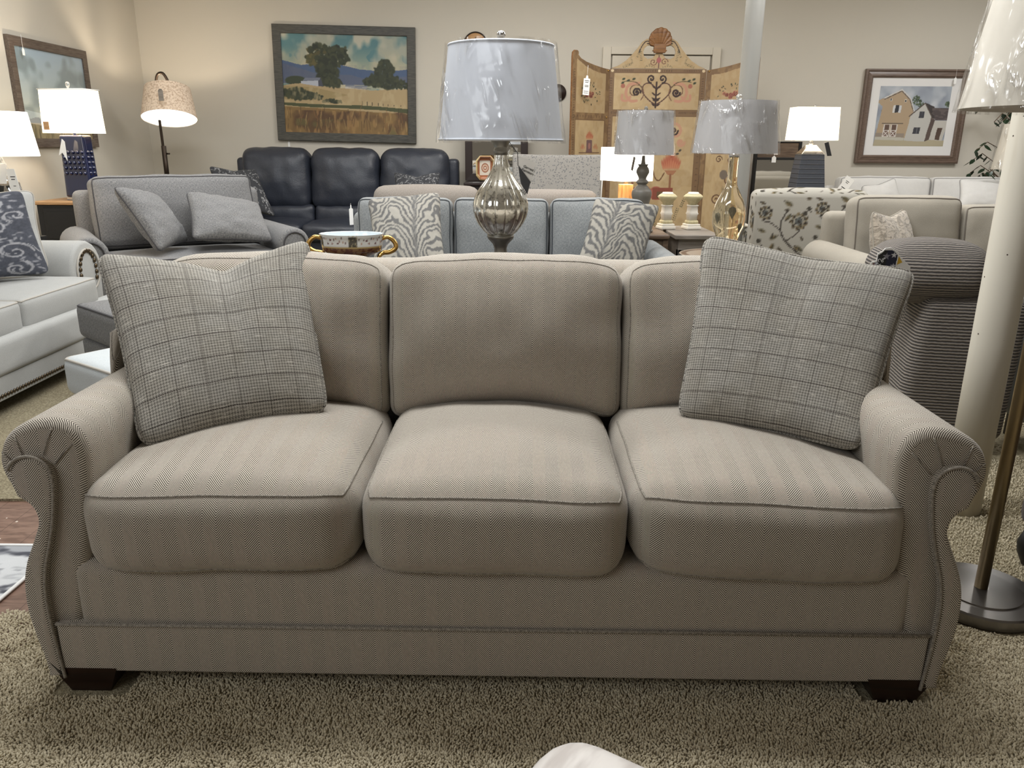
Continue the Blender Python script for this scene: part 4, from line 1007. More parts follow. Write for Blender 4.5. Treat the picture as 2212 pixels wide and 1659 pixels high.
# ottomans beside the sofa
def ottoman(label, corner, a, h, w, mat, welt, zt, split=True, d=None):
    d = d or w; o = thing('ottoman', label, 'ottoman', (corner.x+math.cos(a)*w/2-math.sin(a)*d/2*-1*-1, corner.y+math.sin(a)*w/2+math.cos(a)*d/2, 0), a)
    zl = zt-h
    c = cush(w/2, d/2, h/2, .035, 14, (0, 0, .012), (0, 0, zt-h/2)); q = mk('cushion', c[0], c[1], mat, o, uv=c[2]); piped(q, None, Matrix.Identity(4), 0, 0, 0, welt, .006, 'z')
    c = cush(w/2-.008, d/2-.008, (zl-.06)/2, .02, 10, c=(0, 0, .06+(zl-.06)/2)); mk('base', c[0], c[1], mat, o, uv=c[2])
    for sx in (-1, 1):
        for sy in (-1, 1): p = box(sx*(w/2-.07)-.022, sx*(w/2-.07)+.022, sy*(d/2-.07)-.022, sy*(d/2-.07)+.022, .0105, .06, .002); mk('leg', p[0], p[1], M['espresso'], o, uv=p[2])
    return o
def corner_ott(label, p0, pA, **k):
    a = math.atan2(pA.y-p0.y, pA.x-p0.x); return ottoman(label, p0, a, **k)
ottoman('pale blue-grey ottoman with dark welt, between the nailhead sofa and the herringbone sofa', atz(128, 770, .42), -.62, .15, .55, M['paleblue'], M['ltgrey_welt'], .42)
ottoman('charcoal tweed ottoman in front of the nailhead sofa, behind the pale ottoman', atz(158, 655, .45), -.72, .17, .62, M['dkgrey'], M['dkwelt'], .45)

# ============================================================ dark leather recliner sofa
lx = at(735, 400, 8.0).x
ls = thing('sofa', 'dark navy leather reclining sofa with three puffy back cushions, under the landscape painting', 'sofa', (lx, 8.08, 0), -.02)
W2 = 1.14
for s in (-1, 1):
    c = cush(.10, .44, .29, .06, 10, (.01, .02, .02), (s*(W2-.10), -.02, .36)); mk('arm', c[0], c[1], M['leather'], ls, uv=c[2])
    c = cush(.06, .10, .46, .04, 8, c=(s*(W2-.055), .36, .60)); mk('side_wing', c[0], c[1], M['leather'], ls, uv=c[2])
c = cush(.94, .12, .42, .04, 10, c=(0, .38, .55)); mk('back_frame', c[0], c[1], M['leather'], ls, uv=c[2])
c = cush(.94, .40, .13, .04, 10, c=(0, -.02, .19)); mk('seat_frame', c[0], c[1], M['leather'], ls, uv=c[2])
cw = 2.12/3
for k in range(3):
    cx = -1.06+cw*(k+.5)
    c = cush(cw/2-.003, .13, .30, .10, 20, (.0, .05, .02), (0, 0, 0), wr=.012, seed=k*3+1); c = xf(c, (cx, .22, .845), rx=-.12); mk('head_cushion', c[0], c[1], M['leather'], ls, uv=c[2])
    sw = min(cw, .62)
    sc = (1.88/3)
    c = cush(sc/2-.003, .10, .10, .05, 14, (.0, .03, .01), (0, 0, 0), wr=.008, seed=k*3+2); c = xf(c, (-.94+sc*(k+.5), .16, .50), rx=-.1); mk('lumbar_cushion', c[0], c[1], M['leather'], ls, uv=c[2])
    c = cush(sc/2-.003, .34, .085, .05, 14, (.0, .02, .03), (-.94+sc*(k+.5), -.14, .375), wr=.006, seed=k*3+5); mk('seat_cushion', c[0], c[1], M['leather'], ls, uv=c[2])
# leopard scroll pillows
cvs = Canvas(140, 120, (60, 62, 68)); n1 = cvs.nz(12, 10, 21, 2); cvs.blend(np.clip((.06-abs(n1-.5))*40, 0, 1), (176, 176, 178)); cvs.blend(np.clip((.02-abs(n1-.5))*90, 0, 1), (34, 34, 40))
pillow('throw_pillow', at(598, 470, 7.55), at(470, 440, 7.55)+Vector((0, 0, 0)), at(450, 358, 7.75), at(553, 364, 7.8), .14, M['printcloth'], 'black and silver scroll print pillow at the left end of the leather sofa', canvas=cvs, n=70, dip=.03, group='black and silver print pillows on the leather sofa')
pillow('throw_pillow', at(852, 432, 7.45), at(948, 432, 7.45), at(952, 372, 7.62), at(850, 372, 7.62), .13, M['printcloth'], 'black and silver scroll print pillow at the right end of the leather sofa', canvas=cvs, n=70, dip=.05, group='black and silver print pillows on the leather sofa')

# ============================================================ blue-grey sofa and zebra pillows
bs = gsofa('sofa', 'blue-grey woven three-cushion sofa behind the mercury glass lamp, with two zebra pillows', 'sofa', (-.075, 4.83, 0), -.0, 2.08, .92, M['bluegrey'], M['bluewelt'], 3, .47, .862, .61, .135, tilt=-.12, bt=.085)
def zebra(seed, w=170, h=170, f=1.55, ph=0.0):
    cv_ = Canvas(w, h, (178, 172, 158)); n1 = cv_.nz(4, 4, seed, 3); n2 = cv_.nz(14, 14, seed+1, 2)
    x = cv_.X*f+ph+.18*(n1-.5)+.12*cv_.Y; col_ = np.floor(x); s_ = np.abs((x-col_)*2-1)
    v = cv_.Y*9.0+col_*.45+3.2*(1-s_)**.65*1.0+n1*3.2+n2*.55
    st = np.sin(v*2*PI); cv_.blend(np.clip((st-.02)*3.5, 0, 1), (104, 102, 100))
    cv_.blend(np.clip((.055-np.abs(s_-1)*.5)*25, 0, 1)*.6, (104, 102, 100))
    return cv_
M['zebracloth'] = artmat('zebra_cloth', .8, bumpn=1)
pillow('throw_pillow', atz(808, 590, .50), atz(966, 590, .50), at(952, 414, 4.82), at(792, 430, 4.80), .15, M['zebracloth'], 'taupe and cream zebra stripe pillow at the left end of the blue-grey sofa', canvas=zebra(31), n=90, group='zebra stripe pillows on the blue-grey sofa')
pillow('throw_pillow', atz(1238, 590, .50), atz(1385, 590, .50), at(1428, 443, 4.74), at(1284, 426, 4.80), .15, M['zebracloth'], 'taupe and cream zebra stripe pillow at the right end of the blue-grey sofa', canvas=zebra(57, ph=.4), n=90, group='zebra stripe pillows on the blue-grey sofa')
tg2 = at(758, 450, 4.9); pricetag(None, (tg2.x, 4.9, tg2.z+.02), .03, .12, rz=.9, string=.01)
tag(bpy.data.objects[-1] if False else [o for o in bpy.data.objects if o.name.startswith('price_tag') and o.parent is None and 'label' not in o.keys()][0], 'white paper tag hanging off the left back corner of the blue-grey sofa', 'tag')

# ============================================================ middle distance: taupe loveseat seen from behind and patterned chair
tz_ = at(920, 404, 6.35).z; x0_, x1_ = at(805, 420, 6.35).x, at(1290, 420, 6.35).x
tl = thing('sofa', 'taupe loveseat seen from behind, low back between the leather sofa and the blue-grey sofa', 'sofa', ((x0_+x1_)/2, 6.5, 0), PI)
hw = (x1_-x0_)/2
c = cush(hw-.02, .08, .34, .05, 10, c=(0, .1, .44)); mk('back_frame', c[0], c[1], M['taupe'], tl, uv=c[2])
c = cush(hw-.14, .30, .16, .05, 10, c=(0, -.23, .27)); mk('seat', c[0], c[1], M['taupe'], tl, uv=c[2])
for s in (-1, 1):
    c = cush(.11, .32, .27, .07, 10, c=(s*(hw-.12), -.18, .36)); mk('arm', c[0], c[1], M['taupe'], tl, uv=c[2])
wl = at(1036, 420, 6.35).x-x0_; wr_ = x1_-at(1052, 420, 6.35).x
c = cush(wl/2, .10, .17, .08, 14, (.0, .02, .02), (hw-wl/2, .10, tz_-.17)); mk('back_cushion', c[0], c[1], M['taupe'], tl, uv=c[2])
c = cush(wr_/2, .10, .15, .06, 14, (.0, .02, .01), (-hw+wr_/2, .10, at(1180, 412, 6.35).z-.15)); mk('back_cushion', c[0], c[1], M['taupe'], tl, uv=c[2])
pcx = at(1205, 380, 7.6).x; pz = at(1200, 335, 7.6).z
pc_ = thing('armchair', 'tall wing chair in small grey dotted fabric with white piped edge, behind the mercury lamp', 'chair', (pcx, 7.78, 0), -.05)
hw = .415
c = cush(hw, .06, (pz-.40)/2, .03, 16, (0, .02, .0), (0, 0, 0), deform=lambda p: [p[0]*(1+.05*p[2]), p[1]+.02*(p[0]/.4)**2*-3, p[2]]); c = xf(c, (0, -.1, .40+(pz-.40)/2), rx=-.12); bk_ = mk('backrest', c[0], c[1], M['dotted'], pc_, uv=c[2])
c = cush(hw-.06, .30, .09, .04, 10, (0, 0, .02), (0, -.30, .40)); mk('seat', c[0], c[1], M['dotted'], pc_, uv=c[2])
c = cush(hw-.04, .30, .10, .03, 8, c=(0, -.28, .22)); mk('seat_frame', c[0], c[1], M['dotted'], pc_, uv=c[2])
for s in (-1, 1):
    c = cush(.05, .30, .16, .04, 8, c=(s*(hw-.05), -.28, .45)); mk('arm', c[0], c[1], M['dotted'], pc_, uv=c[2])
    for sy in (-.5, -.04): c = box(s*(hw-.06)-.02, s*(hw-.06)+.02, sy-.02, sy+.02, .0105, .13, .002); mk('leg', c[0], c[1], M['espresso'], pc_, uv=c[2])
t = tube([(hw*.99, -.17, .42), (hw*1.01, -.14, .8), (hw*1.045, -.09, pz-.02)], .013, 6); mk('piping', t[0], t[1], M['white'], pc_, label='white contrast piping')
# console, mirror and gilt dish against the wall
oz = at(1050, 393, 8.2).z-.005
simple_table('console_table', 'dark console table against the back wall, under the dark-framed mirror and gilt dish', at(1004, 390, 8.3).x, at(1165, 390, 8.3).x, 8.12, 8.55, oz, M['darkframe'], M['darkframe'])
mx0, mx1 = at(1005, 350, 8.5).x, at(1140, 350, 8.5).x; mh = .95
mr = thing('mirror', 'dark brown framed mirror standing on the console behind the mercury glass lamp shade', 'mirror', ((mx0+mx1)/2, 8.52, oz+.004), .0)
f = framed(mx1-mx0, mh, .075, .03); mk('mirror_frame', f[0], f[1], M['darkframe'], mr, smooth=False)
c = box(-(mx1-mx0)/2+.02, (mx1-mx0)/2-.02, -.012, -.004, .02, mh-.02, .001); mk('mirror_glass', c[0], c[1], M['mirror'], mr, uv=c[2], smooth=False)
dx_ = at(1048, 362, 8.25); ds = thing('dish', 'octagonal orange and gilt dish propped on a small stand in front of the mirror', 'dish', (dx_.x, 8.25, oz+.001), .12)
oc = [(-.055, 0), (.055, 0), (.095, .045), (.095, .195), (.055, .24), (-.055, .24), (-.095, .195), (-.095, .045)]
V = []; Fc = []
for (sc_, y_) in ((1.0, -.03), (.9, -.034), (.72, .008), (1.0, -.022)):
    V += [(x*sc_, y_, (z-.12)*sc_+.12+.02) for x, z in oc]
for k in range(2):
    for i in range(8): Fc.append((k*8+i, k*8+(i+1) % 8, (k+1)*8+(i+1) % 8, (k+1)*8+i))
Fc.append(tuple(range(16, 24)));
for i in range(8): Fc.append((24+i, 24+(i+1) % 8, (i+1) % 8, i))
cvd = Canvas(120, 150, (196, 104, 48)); cvd.poly([(.17, .2), (.63, .2), (.63, .8), (.17, .8)], (240, 226, 204)); cvd.ell(.4, .5, .17, .2, (196, 110, 62)); cvd.ell(.4, .5, .13, .15, (236, 206, 176)); cvd.ell(.4, .5, .085, .1, (190, 112, 70)); cvd.ell(.4, .5, .04, .045, (244, 236, 220))
for k in range(16): a = k*PI/8; cvd.ell(.4+.15*math.cos(a), .5+.18*math.sin(a), .02, .02, (150, 72, 44))
cvd.blend((cvd.X < .05)+(cvd.X > .75)+(cvd.Y < .05)+(cvd.Y > .95)+0., (236, 206, 130))
UVd = [((V[i][0]+.095)/.19, (V[i][2]-.02)/.24) for f in Fc for i in f]
mk('dish_body', V, Fc, artmat('enamel_dish', .25, coat=.5), ds, uv=np.array(UVd), canvas=(cvd, ID), smooth=False)
printpoly('dish_painting', [((x)*.71, (z-.12)*.71+.14) for x, z in oc], .0075, (-.095, .095, .02, .26), cvd, 60, 70, M['artglass'], ds)
for s in (-1, 1): t = tube(crv([(s*.05, -.06, .03), (s*.05, -.055, .005), (s*.05, .0, .004), (s*.02, .05, .12)], 4), .003, 5); mk('stand', t[0], t[1], M['bronze'], ds)

# small round plaques on the wall
for px_, py_, r_, lb in ((1027, 96, .118, 'round honey wood plaque on the wall above the mercury glass lamp shade'), (1206, 200, .085, 'small dark round plaque on the wall just right of the mercury lamp shade')):
    q = at(px_, py_, 8.66); p = lathe([(r_*.98, 0), (r_, .012), (r_*.96, .02), (.001, .022)], 36)
    V = [(v[0], -v[2], v[1]) for v in p[0]]; o = mk('wall_plaque', V, p[1], M['oaktop'] if r_ > .1 else M['darkframe'], loc=(q.x, 8.70, q.z)); tag(o, lb, 'plaque')
    if r_ > .1: t = tube([(r_*math.cos(2*PI*k/36), -.018, r_*math.sin(2*PI*k/36)) for k in range(36)], .008, 6, closed=True); mk('rim', t[0], t[1], M['bronze'], o); t = tube([(0, -.024, -.06), (0, -.024, .07)], .004, 5); mk('groove', t[0], t[1], M['ink'], o)

# ============================================================ pictures on the walls
# landscape painting
TL, TR, BL, BR = at(583, 50, 8.64), at(895, 60, 8.64), at(600, 303, 8.64), at(898, 310, 8.64)
w_, h_ = 1.46, 1.13; pcn = (BL+BR)/2
lp = thing('painting', 'large landscape painting of trees and golden fields in a weathered grey frame', 'painting', (pcn.x, 8.695, pcn.z)); lp.rotation_euler = (0, .018, 0)
f = framed(w_, h_, .085, .035); mk('picture_frame', f[0], f[1], M['greyframe'], lp, smooth=False)
cv = Canvas(330, 260, (190, 190, 168)); A = cv.asp
n1 = cv.nz(5, 3, 41, 4); n2 = cv.nz(7, 4, 42, 3); n3 = cv.nz(30, 12, 43, 3)
cv.im[:] = (176, 180, 160); cv.blend(np.clip((n1-.46)*6, 0, 1), (84, 140, 148)); cv.blend(np.clip((n2-.55)*6, 0, 1), (204, 200, 176)); cv.blend(np.clip((cv.Y-.12)*3, 0, .6)*(n2 > .4), (212, 196, 150))
mt_ = [(0, .27), (.08, .285), (.2, .315), (.32, .30), (.5, .30), (.62, .31), (.7, .325), (.8, .345), (.95, .355), (1.1, .35), (A, .33), (A, .5), (0, .5)]
cv.poly(mt_, (74, 100, 146)); cv.poly([(0, .30), (.12, .33), (.3, .38), (.4, .40), (.7, .40), (.8, .43), (A, .40), (A, .5), (0, .5)], (92, 104, 136)); cv.blend((n3-.5)*.6*(cv.Y > .3)*(cv.Y < .46), (60, 80, 130))
rr = random.Random(5)
def blob(cx, cy, rx, ry, n, cols, sz):
    for k in range(n):
        a = rr.random()*6.28; d = math.sqrt(rr.random()); cv.ell(cx+rx*d*math.cos(a), cy+ry*d*math.sin(a), sz*(.5+rr.random()), sz*(.4+.6*rr.random()), cols[int(rr.random()*len(cols))], .9, rr.random()*3, .4)
G = [(52, 60, 34), (40, 50, 30), (70, 76, 42), (58, 66, 40)]
cv.ell(.14, .47, .12, .05, (56, 70, 44)); cv.poly([(0, .52), (.2, .49), (.45, .52), (.9, .55), (A, .52), (A, 1), (0, 1)], (196, 166, 112))
cv.poly([(0, .52), (0, .66), (.4, .66), (.66, .60), (.3, .53)], (176, 150, 92))
blob(.38, .22, .13, .11, 130, G+[(96, 88, 40)], .03); blob(.56, .22, .12, .10, 110, G, .03); blob(.46, .36, .10, .12, 110, G, .035); blob(.47, .47, .12, .05, 70, G, .03)
blob(.30, .27, .05, .06, 30, [(110, 98, 44), (84, 84, 40)], .02)
blob(1.04, .36, .10, .11, 110, G, .028); blob(1.02, .46, .20, .06, 130, G, .03); blob(1.20, .49, .1, .03, 40, G, .02)
cv.poly([(.19, .49), (.23, .44), (.39, .435), (.37, .47)], (120, 128, 150)); cv.poly([(.19, .475), (.36, .465), (.36, .52), (.19, .50)], (190, 196, 210)); cv.poly([(.36, .47), (.39, .435), (.41, .52), (.36, .52)], (70, 74, 92))
cv.poly([(.64, .50), (.86, .505), (.85, .52), (.63, .515)], (130, 138, 152)); cv.poly([(.63, .515), (.85, .52), (.84, .545), (.63, .535)], (206, 200, 190)); cv.poly([(.64, .518), (.85, .522), (.9, .53), (.84, .545)], (90, 96, 112), .5)
blob(.13, .60, .14, .05, 90, G+[(84, 84, 48)], .03); blob(.28, .62, .12, .03, 60, G, .02); blob(.50, .665, .1, .016, 40, G, .018)
cv.blend(np.clip((n3-.5)*3, 0, .5)*(cv.Y > .53)*(cv.Y < .72), (214, 188, 136))
cv.poly([(0, .69), (.3, .70), (.6, .705), (.75, .70), (1.0, .71), (A, .725), (A, .77), (1.0, .745), (.6, .735), (.3, .735), (0, .715)], (80, 86, 44))
cv.poly([(0, .73), (.5, .745), (A, .78), (A, 1), (0, 1)], (150, 112, 54)); n4 = cv.nz(40, 8, 44, 3); n5 = cv.nz(7, 5, 45, 3)
cv.blend(np.clip((n5-.45)*4, 0, .85)*(cv.Y > .76), (92, 58, 30)); cv.blend(np.clip((n4-.55)*5, 0, .6)*(cv.Y > .76), (190, 142, 74)); cv.blend(np.clip((n5-.62)*5, 0, .7)*(cv.Y > .85), (112, 104, 48))
for k in range(60): x = rr.random()*A; y = .8+rr.random()*.2; cv.line([(x, y), (x+rr.uniform(-.02, .03), y-.06-rr.random()*.06)], .004, [(196, 160, 90), (80, 50, 28), (170, 110, 50)][k % 3], .8)
for k, x in enumerate((.80, .85, .90, .96, 1.01, 1.06, 1.12, 1.19)): cv.line([(x, .66+.005*k), (x, .70)], .006, (52, 44, 30))
a = artgrid(w_-.15, h_-.15, 300, 234); pp = mk('canvas', a[0], a[1], M['art'], lp, uv=a[2], canvas=(cv, ID), smooth=False); pp.location = (0, -.02, .075)
pricetag(None, (BL.x+.10, 8.697, BL.z-.005), .022, .06, string=.045)
# print on the left wall
lf_ = thing('framed_print', 'pale sky and meadow print in a burnished wood frame on the left wall', 'picture', (WX+.004, 6.97, 1.155), PI/2)
f = framed(1.14, .82, .07, .03); mk('picture_frame', f[0], f[1], M['rustframe'], lf_, smooth=False)
cv = Canvas(200, 150, (190, 210, 226)); A = cv.asp; t_ = cv.Y[..., None]
cv.im = (1-t_)*np.array((168, 198, 222.))+t_*np.array((226, 226, 196.)); cv.blend(np.clip((cv.nz(4, 3, 51, 3)-.5)*4, 0, .6), (120, 140, 142))
cv.poly([(0, .80), (.2, .76), (.45, .77), (.7, .80), (A, .79), (A, .84), (0, .84)], (110, 116, 110)); cv.poly([(0, .82), (A, .83), (A, 1), (0, 1)], (170, 148, 96)); cv.blend(np.clip((cv.nz(60, 6, 52, 3)-.5)*5, 0, .8)*(cv.Y > .83), (110, 96, 52))
a = artgrid(1.01, .69, 160, 110); pp = mk('print', a[0], a[1], M['artglass'], lf_, uv=a[2], canvas=(cv, ID), smooth=False); pp.location = (0, -.016, .065)
q = Vector((WX+.05, 6.55, 1.90)); o = mk('price_tag', *xf(slab([(-.015, -.06), (.015, -.06), (.015, -.02), (0, 0), (-.015, -.02)], -.001, .001), rz=PI/2)[:2], M['white'], loc=q, smooth=False); tag(o, 'small white tag hanging on the left wall picture frame', 'tag')
t = tube([(0, 0, 0), (0, 0, .09)], .0012, 5); mk('string', t[0], t[1], M['white'], o)
# barn print
BL, BR, TR_ = at(1848, 352, 8.64), at(2070, 354, 8.64), at(2105, 150, 8.64); w_ = BR.x-BL.x; h_ = TR_.z-BR.z
bp_ = thing('framed_print', 'print of a tan barn and white farmhouses with white mat in a walnut frame', 'picture', ((BL.x+BR.x)/2, 8.695, BL.z))
f = framed(w_, h_, .082, .04, 1); mk('picture_frame', f[0], f[1], M['brownframe'], bp_, smooth=False)
a = artgrid(w_-.15, h_-.15, 2, 2); o = mk('mat_board', a[0], a[1], M['mat'], bp_, smooth=False); o.location = (0, -.016, .075)
aw, ah = w_-.15-.20, h_-.15-.19
cv = Canvas(230, 190, (150, 160, 178), asp=aw/ah); A = cv.asp; P_ = lambda pts: [((x-330)/1110*A, (y-395)/905) for x, y in pts]
cv.blend(np.clip((cv.nz(5, 4, 61, 3)-.4)*3, 0, 1), (176, 186, 200)); cv.blend(np.clip((cv.nz(4, 3, 62, 3)-.55)*4, 0, 1), (206, 212, 220))
def q_(pts, c, a=1): cv.poly(P_(pts), c, a)
rr = random.Random(9)
for (x, y, rx, ry, n) in ((930, 600, 70, 70, 60), (1420, 660, 40, 45, 30), (420, 850, 25, 160, 60), (1000, 680, 50, 40, 30)):
    for k in range(n):
        a_ = rr.random()*6.28; d = math.sqrt(rr.random()); p = P_([(x+rx*d*math.cos(a_), y+ry*d*math.sin(a_))])[0]; cv.ell(p[0], p[1], .014, .014, [(70, 92, 62), (96, 116, 78), (52, 72, 50)][k % 3], .8)
q_([(300, 620), (430, 560), (670, 440), (830, 580), (905, 760), (860, 860), (840, 1180), (340, 1180), (380, 900), (400, 700)], (196, 166, 128)); cv.line(P_([(420, 570), (670, 445), (825, 580), (905, 765)]), .02, (222, 220, 216)); cv.line(P_([(420, 590), (670, 468), (812, 590), (890, 765)]), .012, (84, 70, 62))
q_([(345, 1100), (800, 1105), (800, 1190), (345, 1190)], (164, 146, 128)); q_([(345, 1185), (1440, 1210), (1440, 1310), (330, 1310)], (196, 182, 146)); q_([(345, 1160), (800, 1170), (800, 1215), (345, 1205)], (206, 200, 182))
for (x0, y0) in ((520, 597), (748, 613)): q_([(x0-18, y0-22), (x0+18, y0-22), (x0+18, y0+22), (x0-18, y0+22)], (226, 220, 210)); q_([(x0-10, y0-15), (x0+10, y0-15), (x0+10, y0+15), (x0-10, y0+15)], (54, 50, 50))
q_([(570, 680), (605, 675), (605, 790), (565, 795)], (226, 224, 220)); q_([(605, 675), (660, 675), (660, 785), (600, 790)], (48, 50, 60)); q_([(660, 675), (700, 690), (690, 795), (655, 785)], (220, 222, 226))
cv.line(P_([(430, 955), (755, 955)]), .012, (96, 84, 76))
for x0 in (460, 575):
    q_([(x0, 965), (x0+105, 965), (x0+95, 1160), (x0-8, 1160)], (228, 218, 208)); q_([(x0+15, 975), (x0+90, 975), (x0+86, 1055), (x0+12, 1055)], (110, 80, 66)); q_([(x0+10, 1068), (x0+85, 1068), (x0+80, 1148), (x0+5, 1148)], (130, 96, 80))
    cv.line(P_([(x0+8, 1068), (x0+82, 1150)]), .012, (240, 232, 226)); cv.line(P_([(x0+86, 1066), (x0+5, 1150)]), .012, (240, 232, 226))
q_([(1060, 645), (1200, 840), (1130, 1230), (810, 1215), (860, 840)], (206, 204, 196)); q_([(1190, 850), (1255, 900), (1200, 1200), (1130, 1228)], (98, 78, 72)); q_([(1060, 635), (1215, 700), (1255, 890), (1200, 860)], (62, 54, 56)); cv.line(P_([(840, 845), (1062, 645), (1195, 850)]), .018, (92, 76, 68))
q_([(1170, 715), (1500, 715), (1460, 905), (1255, 900)], (84, 72, 74)); cv.blend((cv.nz(12, 40, 63, 2) > .55)*(cv.X > P_([(1190, 0)])[0][0])*(cv.Y > P_([(0, 720)])[0][1])*(cv.Y < P_([(0, 900)])[0][1])*.5, (128, 112, 108))
q_([(1250, 908), (1460, 908), (1410, 1215), (1200, 1200)], (210, 204, 194)); q_([(1310, 1020), (1390, 1020), (1360, 1205), (1290, 1200)], (92, 66, 54))
for (x0, y0, w0, h0) in ((1035, 820, 80, 100), (990, 1060, 105, 95)): q_([(x0-w0/2, y0-h0/2), (x0+w0/2, y0-h0/2), (x0+w0/2-10, y0+h0/2), (x0-w0/2-8, y0+h0/2)], (60, 62, 74)); cv.line(P_([(x0, y0-h0/2), (x0-4, y0+h0/2)]), .006, (150, 154, 162))
a = artgrid(aw, ah, 200, 165); pp = mk('print', a[0], a[1], M['artglass'], bp_, uv=a[2], canvas=(cv, ID), smooth=False); pp.location = (0, -.0175, .075+.10)
pricetag(None, (at(2070, 165, 8.6).x, 8.645, at(2070, 165, 8.6).z), .026, .07, string=.07)
for o in bpy.data.objects:
    if o.name.startswith('price_tag') and o.parent is None and 'label' not in o.keys():
        tag(o, 'tiny white tag hanging below the landscape painting' if o.location.x < 0 else 'tiny white tag hanging over the barn print', 'tag')

# ============================================================ painted folding screen
SYC = 8.2; xa, xb = at(1318, 150, SYC).x, at(1526, 150, SYC).x; zt = at(1420, 149, SYC).z; cw_ = xb-xa
scr = thing('folding_screen', 'three-panel painted folding screen in gold and brown with a carved shell crest', 'screen', ((xa+xb)/2, SYC, 0))
edge = wood('screen_edge_wood', (132, 92, 54), (100, 66, 38))
BRN, TAN, DK = (132, 98, 62), (192, 161, 112), (56, 34, 26)
def base_canvas(wpx, hpx, w, h, seed):
    cv = Canvas(wpx, hpx, BRN, asp=w/h); cv.blend(np.clip((cv.nz(20, 40, seed, 3)-.4)*2, 0, .5), (128, 92, 56)); return cv
def panel_rect(cv, x0, y0, x1, y1, seed):
    cv.poly([(x0, y0), (x1, y0), (x1, y1), (x0, y1)], TAN); m = (cv.X > x0)*(cv.X < x1)*(cv.Y > y0)*(cv.Y < y1); cv.blend(np.clip((cv.nz(24, 40, seed, 4)-.45)*3, 0, .45)*m, (182, 146, 90)); cv.blend(np.clip((cv.nz(6, 12, seed+1, 2)-.5)*3, 0, .3)*m, (222, 192, 138))
    cv.line([(x0, y0), (x1, y0), (x1, y1), (x0, y1), (x0, y0)], .003, (112, 78, 44))
def vine(cv, x0, y0, x1, y1, n, s=.008):
    an = math.atan2(y1-y0, x1-x0)
    for k in range(n):
        t = (k+.5)/n; x, y = x0+(x1-x0)*t, y0+(y1-y0)*t; cv.leaf(x, y, s, an+.8, (74, 48, 30), .45, .9); cv.leaf(x, y, s, an-.8, (74, 48, 30), .45, .9)
def sprig(cv, x, y, l, an, n=7, c=(44, 54, 34)):
    for k in range(n):
        t = k/n*l; px, py = x+math.cos(an)*t, y+math.sin(an)*t
        for s in (-1, 1): cv.leaf(px, py, l*.16, an+s*.9, c, .42, .95)
def bouquet(cv, x, y, r, seed):
    q = random.Random(seed)
    for k in range(34): a_ = q.random()*6.28; d = r*(.5+.5*q.random()); cv.leaf(x+d*math.cos(a_), y+d*.75*math.sin(a_), r*.2, a_+q.uniform(-1, 1), [(48, 62, 46), (84, 88, 60), (60, 50, 36)][k % 3], .5)
    for k in range(9): a_ = q.random()*6.28; d = r*.5*q.random(); cv.ell(x+d*math.cos(a_)*1.3, y+d*.5*math.sin(a_), r*.17, r*.15, [(176, 96, 76), (150, 70, 56), (196, 128, 92)][k % 3]); cv.spiral(x+d*math.cos(a_)*1.3, y+d*.5*math.sin(a_), r*.12, 1.2, r*.03, (110, 46, 40))
def flames(cv, x, y, w, h, n=9):
    for k in range(n):
        u = (k/(n-1)-.5)*2; l_ = h*(1.05-.45*abs(u)); cv.leaf(x+u*w*.42, y, l_, -PI/2+u*.25, (192, 88, 56), .26, .85); cv.leaf(x+u*w*.42, y, l_*.6, -PI/2+u*.25, (214, 130, 84), .2, .8)
